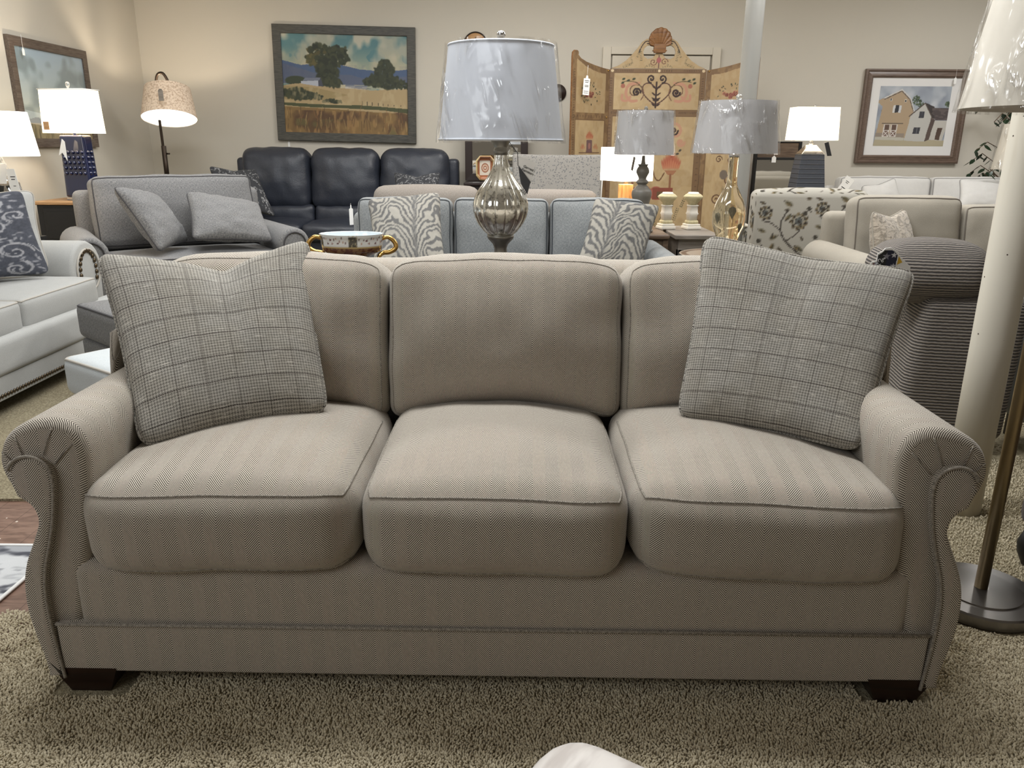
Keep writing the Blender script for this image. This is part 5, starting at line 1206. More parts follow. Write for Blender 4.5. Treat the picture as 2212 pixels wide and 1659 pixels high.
# centre panel, canvas y from the top
cv = base_canvas(300, 610, cw_, zt, 71); A = cv.asp; px2 = lambda x, y: ((x-1318)/208*A, (y-149)/208*A)
panel_rect(cv, *px2(1327, 157), *px2(1514, 233), 72); panel_rect(cv, *px2(1327, 246), *px2(1512, 700), 73)
for (a_, b_) in (((1322, 153), (1368, 153)), ((1392, 153), (1452, 153)), ((1475, 153), (1520, 153)), ((1322, 239), (1360, 239)), ((1470, 239), (1514, 239)), ((1321, 165), (1321, 225)), ((1520, 165), (1520, 225)), ((1321, 245), (1321, 330)), ((1520, 245), (1520, 400)), ((1321, 400), (1321, 520))): vine(cv, *px2(*a_), *px2(*b_), 12)
for p in ((1323, 153), (1424, 153), (1520, 153)): cv.ell(*px2(*p), .008, .008, (224, 196, 150))
U_ = A/208
for s in (-1, 1):
    X_ = lambda x: 1420+s*(x-1420)
    cv.curve([px2(X_(x), y) for x, y in ((1420, 222), (1436, 212), (1450, 196), (1448, 182), (1436, 178), (1424, 186), (1420, 196))], .0055, (92, 54, 40))
    cv.spiral(*px2(X_(1466), 196), 21*U_, 1.2, .005, (120, 78, 54), 2.2 if s > 0 else .9, s); cv.curve([px2(X_(x), y) for x, y in ((1458, 178), (1480, 182), (1486, 200), (1476, 214), (1462, 214))], .014, (200, 136, 104), .8)
    cv.curve([px2(X_(x), y) for x, y in ((1476, 206), (1484, 214), (1494, 212), (1494, 202))], .012, (200, 136, 104), .8)
    cv.spiral(*px2(X_(1463), 197), 9*U_, 1.5, .009, (52, 28, 24), 0, s)
    cv.curve([px2(X_(x), y) for x, y in ((1450, 190), (1462, 178), (1480, 174), (1494, 176))], .004, (100, 78, 44))
    for (x, y) in ((1474, 172), (1486, 175), (1496, 172), (1498, 180)): cv.leaf(*px2(X_(x), y), .022, -.5, (50, 60, 36), .6)
    cv.ell(*px2(X_(1493), 184), .012, .012, (176, 96, 72)); cv.spiral(*px2(X_(1432), 169), 9*U_, 1.3, .008, (52, 28, 24), 1.6, -s)
    cv.spiral(*px2(X_(1465), 278), 24*U_, 1.3, .014, (202, 142, 108), 2.2 if s > 0 else .9, s, a=.8); cv.spiral(*px2(X_(1463), 276), 10*U_, 1.4, .009, (52, 28, 24), 0, s); cv.spiral(*px2(X_(1480), 300), 9*U_, 1.1, .014, (202, 142, 108), 0, s, a=.8)
    for (x, y) in ((1462, 318), (1470, 326), (1458, 330), (1476, 320), (1466, 334)): cv.leaf(*px2(X_(x), y), .022, x, (66, 60, 50), .6)
    flames(cv, *px2(X_(1462), 360), .085, .10); cv.poly([px2(X_(x), y) for x, y in ((1448, 360), (1476, 360), (1468, 370), (1456, 370))], (176, 110, 70)); cv.line([px2(X_(1462), 370), px2(X_(1462), 398)], .012, (150, 92, 56)); cv.curve([px2(X_(x), y) for x, y in ((1448, 366), (1438, 382), (1428, 376), (1420, 352))], .006, (120, 76, 40))
    cv.poly([px2(X_(x), y) for x, y in ((1424, 398), (1470, 398), (1470, 424), (1424, 424))], (150, 66, 44)); cv.poly([px2(X_(x), y) for x, y in ((1434, 406), (1464, 406), (1464, 420), (1434, 420))], (110, 80, 44)); cv.ell(*px2(X_(1408), 410), 16*U_, 16*U_, (178, 84, 66)); cv.ell(*px2(X_(1408), 410), 12*U_, 12*U_, (196, 104, 84))
    for (x, y, an) in ((1440, 500, -1.9), (1446, 470, -1.2), (1470, 440, -1.6), (1476, 470, -1.3), (1350, 440, -1.2)): sprig(cv, *px2(X_(x), y), .07, an)
cv.line([px2(1420, 228), px2(1420, 176)], .008, (52, 28, 24)); [cv.leaf(*px2(1420, y), .03, a_, (52, 28, 24), .35) for y in (190, 204, 214, 226) for a_ in (-.6, -2.5)]; cv.ell(*px2(1420, 212), .018, .008, (52, 28, 24))
c = box(-cw_/2, cw_/2, -.010, .012, .0105, zt, .003); cpn = mk('centre_panel', c[0], c[1], edge, scr, uv=c[2], smooth=False)
printpoly('painted_front', [(-cw_/2+.003, .02), (cw_/2-.003, .02), (cw_/2-.003, zt-.002), (-cw_/2+.003, zt-.002)], -.0108, (-cw_/2, cw_/2, 0, zt), cv, 250, 500, M['art'], cpn)
# crest
cpts = [(1322, 148), (1336, 142), (1352, 131), (1365, 117), (1376, 103), (1384, 91), (1394, 84), (1404, 85), (1408, 92), (1404, 98), (1396, 99), (1390, 104), (1387, 113), (1390, 123), (1398, 128), (1408, 126), (1414, 118), (1416, 112)]
cr = [((x-1422)/208*cw_, at(1422, y, SYC).z) for x, y in cpts]; cr = cr+[(-x, z) for x, z in cr[::-1]]
crest = thing('x', 'x', 'x') if False else None
c = slab(cr, -.006, .010); crs = mk('crest', c[0], c[1], edge, scr, uv=c[2], smooth=False)
zc0, zc1 = zt, max(z for _, z in cr); cv = Canvas(300, 110, TAN, asp=cw_/(zc1-zc0)); A = cv.asp; cv.blend(np.clip((cv.nz(24, 10, 76, 3)-.45)*3, 0, .4), (182, 146, 90))
cx2 = lambda x, y: (((x-1422)/208+.5)*A, (zc1-at(1422, y, SYC).z)/(zc1-zc0))
for s in (-1, 1):
    X_ = lambda x: 1422+s*(x-1422)
    cv.curve([cx2(X_(x), y) for x, y in ((1378, 114), (1384, 100), (1392, 90), (1400, 90), (1400, 95), (1395, 94))], .03, (52, 28, 24))
    for (x, y, an, l) in ((1375, 124, -1.2, .3), (1345, 145, -.3, .35), (1366, 138, -1.9, .25), (1384, 132, -1.7, .35), (1392, 146, -.5, .25), (1402, 143, .2, .2)): sprig(cv, *cx2(X_(x), y), l, an if s > 0 else PI-an, 6)
    cv.spiral(*cx2(X_(1410), 134), .13, 1.3, .025, (120, 70, 50), 0, s)
cv.line([cx2(1422, 120), cx2(1422, 147)], .035, (90, 40, 50)); cv.ell(*cx2(1422, 130), .09, .1, (176, 84, 84))
printpoly('painted_front', cr, -.0068, (-cw_/2, cw_/2, zc0, zc1), cv, 220, 80, M['art'], crs)
# shell
zs0 = at(1422, 104, SYC).z; zs1 = at(1422, 61, SYC).z; R_ = (zs1-zs0)*.62; V = []; Fc = []; na, nr = 72, 10
zc = zs1-R_*1.0
for j in range(nr+1):
    for i in range(na+1):
        u = i/na*2-1; a_ = u*2.05; rr_ = R_*(1+.035*abs(math.cos(u*4.5*PI)))*(1-.06*abs(u)); t_ = j/nr
        x = math.sin(a_)*rr_*t_+(1-t_)*u*.03; z = zc+math.cos(a_)*rr_*t_-(1-t_)*(R_*.55); y = -.018-.02*math.sin(t_*PI*.6)-.009*abs(math.cos(u*4.5*PI))*t_; V.append((x, y, z))
for j in range(nr):
    for i in range(na): k = j*(na+1)+i; Fc.append((k, k+1, k+na+2, k+na+1))
b0 = len(V); V += [(v[0], .008, v[2]) for v in V[:b0]]; Fc += [tuple(b0+k for k in f[::-1]) for f in Fc[:]]
for i in range(na): a_, b_ = nr*(na+1)+i, nr*(na+1)+i+1; Fc.append((a_, b_, b0+b_, b0+a_))
mk('shell', V, Fc, edge, crs, label='carved wooden scallop shell')
for (w2, z0_, z1_) in ((.058, zs0-.02, zs0+.035), (.068, zs0-.03, zs0-.018), (.056, zs0-.045, zs0-.03)): c = box(-w2, w2, -.035, .012, z0_, z1_, .004); mk('shell_base', c[0], c[1], edge, crs, uv=c[2])
# side leaves
def leaf_panel(side, yo, xo, seed):
    hx = (xa if side < 0 else xb)-scr.location.x+side*.008; dx, dy = xo-(hx+scr.location.x), yo-SYC; wl = math.hypot(dx, dy)
    rz = math.atan2(dy, dx) if side > 0 else math.atan2(-dy, -dx)
    zo = at(1240, 107, yo).z
    prof = [(0, zt-.01), (.1, zt), (.22, zt+.025), (.34, zt+.06), (.42, zt+.10), (.46, zt+.145), (.455, zt+.175), (.47, zt+.2), (.505, zt+.2), (.53, zt+.17), (.535, zt+.1)]
    prof = [(x/.535*wl, zt+(z-zt)*((zo-zt)/.2) if z > zt else z) for x, z in prof]
    poly = [(0, .0105)]+prof+[(wl, .0105)]; poly = [(side*x, z) for x, z in poly]
    c = slab(poly, -.010, .012); lo = mk('side_panel', c[0], c[1], edge, scr, uv=c[2], smooth=False); lo.location = (hx, -.0, 0); lo.rotation_euler = (0, 0, rz)
    H = zo; cv = base_canvas(150, 560, wl, H, seed); A = cv.asp
    q0 = lambda x, z: ((x if side > 0 else wl-x)/wl*A, (H-z)/H)
    def rect(x0, z0, x1, z1):
        a_, b_ = q0(x0, z1), q0(x1, z0); panel_rect(cv, min(a_[0], b_[0]), a_[1], max(a_[0], b_[0]), b_[1], seed+2)
    r_ = .055
    cv.poly([q0(*p) for p in ((r_, 1.50), (r_, zt-.055), (.2*wl/.535, zt-.04), (.34*wl/.535, zt-.005), (wl-r_, zt+.06), (wl-r_, 1.50))], TAN); cv.blend(np.clip((cv.nz(12, 40, seed+5, 3)-.45)*3, 0, .4), (178, 140, 86))
    rect(r_, .1, wl-r_, 1.44)
    vine(cv, *q0(wl-r_*.5, 1.9), *q0(wl-r_*.5, 1.0), 40); vine(cv, *q0(.03, 1.47), *q0(wl-.03, 1.47), 12)
    b_ = q0(wl*.52, 1.68); bouquet(cv, b_[0], b_[1], .062, seed)
    x_, y_ = q0(wl*.5, 1.14); cv.poly([(x_-.022, y_), (x_+.022, y_), (x_+.018, y_-.055), (x_-.018, y_-.055)], (120, 84, 84)); cv.ell(x_, y_-.028, .009, .016, (170, 110, 100)); flames(cv, x_, y_-.055, .045, .045, 7)
    for s in (-1, 1): flames(cv, x_+s*.045, y_-.01, .025, .035, 4); cv.spiral(x_+s*.03, y_+.03, .018, 1.4, .004, (96, 60, 40), 0, s)
    cv.line([(x_-.07, y_+.003), (x_+.07, y_+.003)], .005, (110, 72, 50))
    for k in range(4): cv.spiral(x_+(-1)**k*.03, y_+.12+.1*k, .03, 1.6, .006, (110, 70, 44), k, (-1)**k); sprig(cv, x_, y_+.2+.08*k, .05, -1.5+k)
    cv.ell(x_, y_+.1, .022, .024, (120, 104, 88))
    sx = [p[0] for p in poly]
    pin = [(x*(1-.006)+side*.002, z-.003 if z > 1 else z) for x, z in poly]
    printpoly('painted_front', pin, -.0108, (min(0, side*wl), max(0, side*wl), 0, H), cv, 110, 440, M['art'], lo)
    for zz in (1.9, 1.47): c = lathe([(.008, 0), (.008, .006), (.002, .009)], 10); V = [(v[0]+side*.03, -v[2]-.011, v[1]+zz) for v in c[0]]; mk('rosette', V, c[1], M['gold'], lo)
leaf_panel(-1, 7.84, at(1231, 300, 7.84).x, 81)
leaf_panel(1, 7.86, at(1626, 300, 7.86).x, 91)
sp_ = at(1271, 163, 7.78); stg = thing('price_tag', 'white handwritten price tag hanging on the left leaf of the folding screen', 'tag', (sp_.x, 7.90, sp_.z))
c = slab([(-.034, -.165), (.034, -.165), (.034, -.018), (.014, -.016), (.008, .01), (-.008, .01), (-.014, -.016), (-.034, -.018)], -.001, .001); mk('tag_card', c[0], c[1], M['white'], stg, uv=c[2], smooth=False)
t = tube([(0, 0, .005), (0, .0, .10)], .0014, 5); mk('string', t[0], t[1], M['white'], stg)
marks(stg, 0, -.0012, -.040, .046, 2, .014, .005)
for (s_, z_, sz) in (('500', -.085, .027), ('Garrett\'s', -.130, .0125), ('Furniture', -.146, .0125)): text(s_, sz, M['ink'], stg, (0, -.0016, z_))
stg.rotation_euler = (0, .06, .4)

# ============================================================ tables and lamps in front of the screen
simple_table('console_table', 'grey-washed console table in front of the folding screen, carrying the white candle stands', 1.09, at(1530, 500, 5.7).x, 5.32, 5.98, .63, M['greywood'], M['greywood'], .06, .14)
et = thing('end_table', 'umber wood end table behind the blue-grey sofa, under the grey turned lamp', 'table', (.86, 5.74, 0))
c = cush(.20, .40, .018, .015, 8, c=(0, 0, .612)); mk('table_top', c[0], c[1], M['umber'], et, uv=c[2])
c = box(-.17, .17, -.37, .37, .2, .590, .004); cb = mk('cabinet_body', c[0], c[1], M['umber'], et, uv=c[2], smooth=False)
c = box(-.13, .13, -.38, -.371, .30, .56, .003); mk('door', c[0], c[1], M['umber'], cb, uv=c[2], smooth=False)
for sx in (-.175, .175):
    for sy in (-.36, .36): c = box(sx-.018, sx+.018, sy-.02, sy+.02, .0105, .592, .003); mk('leg', c[0], c[1], M['umber'], et, uv=c[2], smooth=False)
# round ringed table
rt = thing('side_table', 'round table with ringed brown top, under the amber glass lamp', 'table', (at(1567, 540, 4.7).x+.015, 4.7, 0)); zr = .585
p = lathe([(.001, zr-.035), (.26, zr-.035), (.288, zr-.02), (.288, zr-.004), (.283, zr)], 48, cap=False); mk('table_edge', p[0], p[1], M['black'], rt)
_t = NT('ringed_veneer'); _u = _t.uv(True); _d = _t.M('SQRT', _t.M('ADD', _t.M('POWER', _u[0], 2), _t.M('POWER', _t.M('MULTIPLY', _u[1], 1.0), 2))); _k = _t.step(_t.M('SINE', _t.M('ADD', _t.M('MULTIPLY', _d, 50), _t.M('MULTIPLY', _t.noise(4, 2), 3))), .5, .9)
vm = _t.bsdf(_t.mix(_k, L4((158, 142, 126)), L4((96, 72, 58))), .35)
p = lathe([(.284, zr+.0005), (.15, zr+.001), (.001, zr+.001)], 48, cap=False); mk('table_top', p[0], p[1], vm, rt)
p = lathe([(.20, .0105), (.20, .03), (.04, .05), (.03, .3), (.05, zr-.05), (.12, zr-.036)], 32); mk('pedestal', p[0], p[1], M['black'], rt)
# amber glass lamp
ax = rt.location.x-.011; am = thing('table_lamp', 'amber glass bottle lamp with leaf inclusions and plastic-wrapped grey shade', 'lamp', (ax, 4.7, zr+.002))
g = lambda py: at(1572, py, 4.7).z-zr-.002
p = lathe([(.06, 0), (.065, .012), (.05, .02)], 32); mk('foot', p[0], p[1], M['pewter'], am)
def rpx(wpx): return wpx/2*4.75/1690
prof = crv([(.045, 0, .018), (rpx(50), 0, g(508)), (rpx(66), 0, g(485)), (rpx(69), 0, g(462)), (rpx(58), 0, g(438)), (rpx(40), 0, g(418)), (rpx(25), 0, g(402)), (rpx(20), 0, g(385)), (rpx(20), 0, g(350)), (rpx(21), 0, g(336))], 5)
p = lathe([(v.x, v.z) for v in prof], 48); mk('glass_body', p[0], p[1], M['amberglass'], am, label='clear amber glass bottle body')
lfm = plain('dark_leaf_inclusion', (44, 44, 28), .5)
for (an_, zz, s_) in ((-PI*.52, g(455), .030), (-PI*.85, g(468), .028), (-PI*.3, g(488), .024)):
    P = [(0, -1.4), (.45, -.6), (.75, .1), (.6, .7), (0, 1.0), (-.6, .7), (-.75, .1), (-.45, -.6)]; c = slab([(x*s_, z*s_) for x, z in P], -.0007, .0007); c = xf(c, (math.cos(an_)*.082, math.sin(an_)*.082, zz), rz=an_+PI/2); mk('leaf_inclusion', c[0], c[1], lfm, am)
p = lathe([(rpx(19), g(340)), (rpx(22), g(337)), (rpx(20), g(331)), (.012, g(330))], 24); mk('collar', p[0], p[1], M['chrome'], am)
t = tube([(0, 0, g(331)), (0, 0, g(214))], .005, 6); mk('harp', t[0], t[1], M['chrome'], am)
drum(am, g(331), g(219), rpx(170), rpx(148), M['shade_grey']); film(am, g(331), g(219), rpx(170), rpx(148), 11, amp=.005)
p = lathe([(.006, g(218)), (.012, g(214)), (.02, g(209)), (.012, g(204)), (.001, g(202))], 16); mk('finial', p[0], p[1], M['crystal'], am)
# grey turned lamp
gx = at(1387, 400, 5.5).x; gl_ = thing('table_lamp', 'grey turned baluster lamp with plastic-wrapped grey shade on the grey-washed console', 'lamp', (gx, 5.5, .631))
g = lambda py: at(1387, py, 5.5).z-.631
R5 = lambda w: w/2*5.45/1690
p = lathe([(v.x, v.z) for v in crv([(.085, 0, 0), (.09, 0, .015), (.05, 0, .035), (.035, 0, .06), (.05, 0, g(448)), (R5(37), 0, g(432)), (R5(42), 0, g(421)), (R5(40), 0, g(412)), (R5(30), 0, g(406)), (R5(24), 0, g(402)), (R5(18), 0, g(399)), (R5(26), 0, g(394)), (R5(22), 0, g(390)), (R5(16), 0, g(387)), (R5(18), 0, g(382)), (R5(27), 0, g(372)), (R5(24), 0, g(364)), (R5(18), 0, g(359)), (R5(22), 0, g(355)), (R5(12), 0, g(355)), (R5(8), 0, g(350)), (R5(6), 0, g(336))], 4)], 40); mk('lamp_base', p[0], p[1], M['stone'], gl_)
drum(gl_, g(334), g(240), R5(123), R5(112), M['shade_grey']); film(gl_, g(334), g(240), R5(123), R5(112), 17, amp=.004)
t = tube([(0, 0, g(334)), (0, 0, g(238))], .004, 6); mk('harp', t[0], t[1], M['pewter'], gl_)
p = lathe([(.005, g(240)), (.013, g(237)), (.011, g(231)), (.002, g(229))], 12); mk('finial', p[0], p[1], M['stone'], gl_)
c = xf(slab([(-.012, -.05), (.012, -.05), (.012, .04), (-.012, .04)], -.002, .002), (-.07, -.02, g(352)), rz=.9, ry=.3); mk('price_tag', c[0], c[1], M['greywood'], gl_, uv=c[2], smooth=False)
# square lit lamp
qx = at(1352, 400, 6.0).x; sq = thing('table_lamp', 'small alabaster block lamp with glowing white square shade on the grey-washed console', 'lamp', (qx, 6.0, .631), .5)
g = lambda py: at(1352, py, 6.0).z-.631
c = box(-.04, .04, -.04, .04, .0, g(398), .004); mk('lamp_base', c[0], c[1], M['amberblock'], sq, uv=c[2], smooth=False)
c = box(-.012, .012, -.012, .012, g(397), g(390), .002); mk('neck', c[0], c[1], M['brass'], sq, uv=c[2], smooth=False)
drum(sq, g(390), g(318), .145, .145, M['litcool'], sq=True); bulb(qx, 6.0, g(350)+.631, 10)
# pair of plaster candle stands
def candlestand(px_, label):
    x = at(px_, 488, 5.72).x; o = thing('candle_stand', label, 'candlestick', (x, 5.72, .631), .25, 'white and gold plaster candle stands'); H = at(px_, 415, 5.72).z-.631; k = H
    c = cush(.055, .055, .011, .006, 6, c=(0, 0, .011)); c2 = cush(.048, .048, .009, .005, 6, c=(0, 0, .030)); c = join(c, c2); mk('plinth', c[0], c[1], M['plaster'], o, uv=c[2])
    sq_ = lambda a, z: 1/max(abs(math.cos(a)), abs(math.sin(a)))**.75
    p = lathe([(.036, .038), (.040, .05), (.036, .062)], 40, lambda a, z: sq_(a, z)*(1+.06*math.sin(a*12))); mk('leaf_band', p[0], p[1], M['plastergold'], o)
    p = lathe([(.030, .06), (.032, .10), (.037, .11), (.032, .12), (.030, k*.62), (.036, k*.64), (.032, k*.66)], 40, sq_); mk('shaft', p[0], p[1], M['plaster'], o)
    p = lathe([(.030, k*.66), (.036, k*.72), (.052, k*.80), (.066, k*.88), (.062, k*.90), (.048, k*.95)], 48, lambda a, z: 1+.07*abs(math.sin(a*5))*(1 if z > k*.78 else .2)); mk('acanthus_capital', p[0], p[1], M['plastergold'], o)
    p = lathe([(.044, k*.94), (.046, k*.965), (.038, k*.97), (.036, k), (.03, k)], 32); mk('cup', p[0], p[1], M['plaster'], o)
candlestand(1438, 'white and gold plaster candle stand, left one of the pair next to the zebra pillow')
candlestand(1493, 'white and gold plaster candle stand, right one of the pair next to the amber lamp')

# ============================================================ right side
# dark tapered lamp with lit rectangular shade
dx_, dy_ = at(1744, 380, 6.8).x, 6.8
simple_table('end_table', 'dark end table hidden behind the floral chair, under the slate ribbed lamp', dx_-.3, dx_+.3, dy_-.25, dy_+.25, .62, M['darkframe'], M['darkframe'])
dl_ = thing('table_lamp', 'tapered slate ribbed lamp with silver cap and glowing rectangular shade near the barn print', 'lamp', (dx_, dy_, .621), .06); g = lambda py: at(1744, py, dy_).z-.621
K = 6.8/1690
def tap(w0, w1, z0, z1): 
    c = cush(1, 1, 1, .04, 8); return ([((w0+(w1-w0)*(v[2]+1)/2)*v[0], (w0+(w1-w0)*(v[2]+1)/2)*v[1]*.7, z0+(z1-z0)*(v[2]+1)/2) for v in c[0]], c[1], c[2])
c = tap(37*K, 24*K, .0, g(333)); mk('lamp_base', c[0], c[1], M['slate'], dl_, uv=c[2], smooth=False)
c = tap(24*K, 9*K, g(332.5), g(313)); mk('silver_cap', c[0], c[1], M['chrome'], dl_, uv=c[2], smooth=False)
p = lathe([(.012, g(313)), (.02, g(310)), (.01, g(304)), (.01, g(298))], 12); mk('neck', p[0], p[1], M['crystal'], dl_)
drum(dl_, g(303), g(232), 1, .94, M['lit'], sq=True, sx=47*K, sy=26*K); bulb(dx_, dy_, g(265)+.621, 15)
p = lathe([(.006, g(234)), (.014, g(231)), (.011, g(227)), (.001, g(226))], 12); mk('finial', p[0], p[1], M['pewter'], dl_)
c = xf(slab([(-.02, -.05), (.02, -.07), (.03, .05), (-.01, .06)], -.002, .002), (.10, -.1, g(322)), rz=.3, ry=-.5); mk('price_tag', c[0], c[1], M['ink'], dl_, uv=c[2], smooth=False)
# leaning mirror with wooden header
m0, m1 = at(1622, 400, 8.4).x, at(1708, 400, 8.4).x; mzt = at(1670, 308, 8.4).z; mw = m1-m0
rm = thing('mirror', 'tall mirror with black frame and brown wooden header leaning behind the slate ribbed lamp', 'mirror', ((m0+m1)/2, 8.3, .0105), .02)
c = box(-mw/2, mw/2, -.02, .02, mzt-.155, mzt-.011, .003); mk('header_panel', c[0], c[1], M['umber'], rm, uv=c[2], smooth=False)
for (a_, b_, c_, d_) in ((-mw/2-.03, -mw/2, 0, mzt), (mw/2, mw/2+.03, 0, mzt), (-mw/2, mw/2, mzt-.011, mzt), (-mw/2, mw/2, mzt-.18, mzt-.156), (-mw/2, mw/2, 0, .03)): c = box(a_, b_, -.03, .02, c_, d_, .003); mk('frame_bar', c[0], c[1], M['black'], rm, uv=c[2], smooth=False)
c = box(-mw/2+.001, mw/2-.001, -.006, .0, .031, mzt-.181, .001); mk('mirror_glass', c[0], c[1], M['mirror'], rm, uv=c[2], smooth=False)
c = tube([(0, 0, -.01), (0, 0, .17)], .0014, 5); o = thing('price_tag', 'small white tag hanging on a thread in front of the black-framed leaning mirror', 'tag', (at(1677, 338, 8.2).x, 8.268, at(1677, 338, 8.2).z)); mk('string', c[0], c[1], M['white'], o); c = slab([(-.022, -.06), (.022, -.06), (.022, -.012), (0, .008), (-.022, -.012)], -.001, .001); mk('tag_card', c[0], c[1], M['white'], o, uv=c[2], smooth=False)
# floral chair seen from behind
cvf = Canvas(320, 320, (204, 198, 184)); dk = (62, 52, 44)
def bigflower(x, y, r):
    cvf.ell(x, y, r, r*.95, (150, 140, 110)); cvf.ell(x, y, r*.72, r*.68, (196, 188, 170)); cvf.ell(x, y, r*.5, r*.5, (112, 118, 116))
    for k in range(9): a_ = k*.7; cvf.ell(x+r*.85*math.cos(a_), y+r*.85*math.sin(a_), r*.25, r*.25, (158, 136, 96)); cvf.spiral(x+r*.85*math.cos(a_), y+r*.85*math.sin(a_), r*.24, 1, .006, dk, a_)
    for k in range(10): a_ = k*.63; cvf.line([(x, y), (x+r*.5*math.cos(a_), y+r*.5*math.sin(a_))], .005, dk)
def stem(pts, w=.014): cvf.curve(pts, w, dk)
for (ox, oy) in ((0, 0), (.5, .04), (0, .52), (.52, .55)):
    stem([(ox+.06, oy+.5), (ox+.22, oy+.36), (ox+.26, oy+.22), (ox+.2, oy+.1)]); stem([(ox+.24, oy+.3), (ox+.34, oy+.22), (ox+.42, oy+.2)], .01); stem([(ox+.2, oy+.38), (ox+.1, oy+.3), (ox+.07, oy+.22)], .01)
    bigflower(ox+.1, oy+.2, .075); bigflower(ox+.40, oy+.13, .06)
    for (x, y, a_, l) in ((.27, .33, .4, .09), (.3, .4, 1.1, .09), (.16, .07, -.5, .1), (.22, .2, -2.2, .08), (.12, .42, 2.6, .1), (.38, .3, -.3, .08)): cvf.leaf(ox+x, oy+y, l, a_, (112, 104, 70), .5); cvf.leaf(ox+x+.01, oy+y, l*.7, a_, (150, 126, 80), .35); cvf.line([(ox+x, oy+y), (ox+x+l*math.cos(a_), oy+y+l*math.sin(a_))], .005, dk)
    for k in range(10):
        x, y = (k*.137) % .5, (k*.219) % .5; cvf.leaf(ox+x, oy+y, .055, k*1.3, (98, 84, 58), .5); cvf.line([(ox+x, oy+y), (ox+x+.05*math.cos(k*1.3), oy+y+.05*math.sin(k*1.3))], .006, dk)
    for (x, y) in ((.02, .09), (.05, .13), (.44, .38), (.32, .5)): cvf.ell(ox+x, oy+y, .022, .022, (84, 78, 66)); cvf.line([(ox+x, oy+y), (ox+x-.03, oy+y+.04)], .006, dk)
fcx0, fcx1 = at(1636, 420, 5.75).x, at(1636, 420, 5.75).x+.82; fz = at(1700, 412, 5.75).z
fc = thing('armchair', 'floral vine-print armchair seen from behind, next to the beige sofa', 'chair', ((fcx0+fcx1)/2, 6.1, 0), PI-.04)
hw = .41; Hc = fz-.06; uvm = lambda uv: np.stack([((uv[:, 0]+2)*1.25) % 1.0, ((uv[:, 1]+2)*1.25) % 1.0], 1); PC = M['printcloth']
def pcl(nm, c): return mk(nm, c[0], c[1], PC, fc, uv=c[2], canvas=(cvf, uvm))
pcl('backrest', cush(hw, .08, Hc/2, .05, 70, (0, .015, .02), (0, .27, .06+Hc/2)))
pcl('seat', cush(hw-.12, .28, .12, .05, 14, (0, 0, .02), (0, -.08, .36))); pcl('seat_skirt', cush(hw-.10, .30, .11, .02, 10, c=(0, -.08, .17)))
for s in (-1, 1): pcl('arm', cush(.07, .34, .27, .06, 24, (0, 0, .01), (s*(hw-.05), -.12, .35)))
for s in (-1, 1):
    for sy in (-.36, .27): c = box(s*.34-.02, s*.34+.02, sy-.02, sy+.02, .0105, .07, .002); mk('leg', c[0], c[1], M['espresso'], fc, uv=c[2])
# beige sofa with fur pillow
be = gsofa('sofa', 'beige linen sofa with welted back cushions at right, holding a fuzzy mottled pillow', 'sofa', (3.13, 4.78, 0), 0, 2.42, 1.0, M['greige'], M['greigewelt'], 3, .47, .885, .62, .19, tilt=-.12, bt=.10, backs=[.895, .845, .845], br=.06)
pillow('throw_pillow', at(1886, 640, 4.55)-Vector((0, 0, .0)), at(1990, 640, 4.75), at(1955, 449, 4.93), at(1882, 456, 4.78), .16, M['fur'], 'fuzzy mottled grey-beige pillow on the beige sofa', welt=M['greige'], n=28, dip=.03, wr=.008)
# off-white sofa against the back wall
ow0 = at(1818, 400, 8.0).x
ow = gsofa('sofa', 'off-white sofa against the back wall under the barn print', 'sofa', (ow0+1.0, 8.05, 0), 0, 2.2, .95, M['offwhite'], M['offwelt'], 2, .47, .90, .60, .16, tilt=-.10, bt=.09)
pillow('throw_pillow', at(1850, 450, 7.85), at(1955, 450, 7.9), at(1933, 384, 8.0), at(1862, 402, 7.95), .13, M['offwhite'], 'off-white pillow on the off-white sofa, the left one, just right of the price tag', welt=M['offwelt'], n=22, dip=.02, group='off-white pillows on the off-white sofa')
pillow('throw_pillow', at(2070, 450, 7.75), at(2160, 450, 7.8), at(2166, 398, 8.0), at(2072, 386, 7.95), .13, M['offwhite'], 'off-white pillow on the off-white sofa, the right one, below the ficus leaves', welt=M['offwelt'], n=22, group='off-white pillows on the off-white sofa')
st_ = at(1825, 402, 7.7); o = thing('price_tag', 'white printed tag lying on the left arm side of the off-white sofa', 'tag', st_); c = xf(slab([(-.045, -.07), (.045, -.07), (.045, .09), (-.045, .09)], -.001, .001), ry=.55); mk('tag_card', c[0], c[1], M['white'], o, uv=c[2], smooth=False)
marks(o, .02, -.0015, .04, .035, 2, .014, .005, .55); marks(o, -.012, -.0015, -.02, .05, 2, .016, .007, .55)
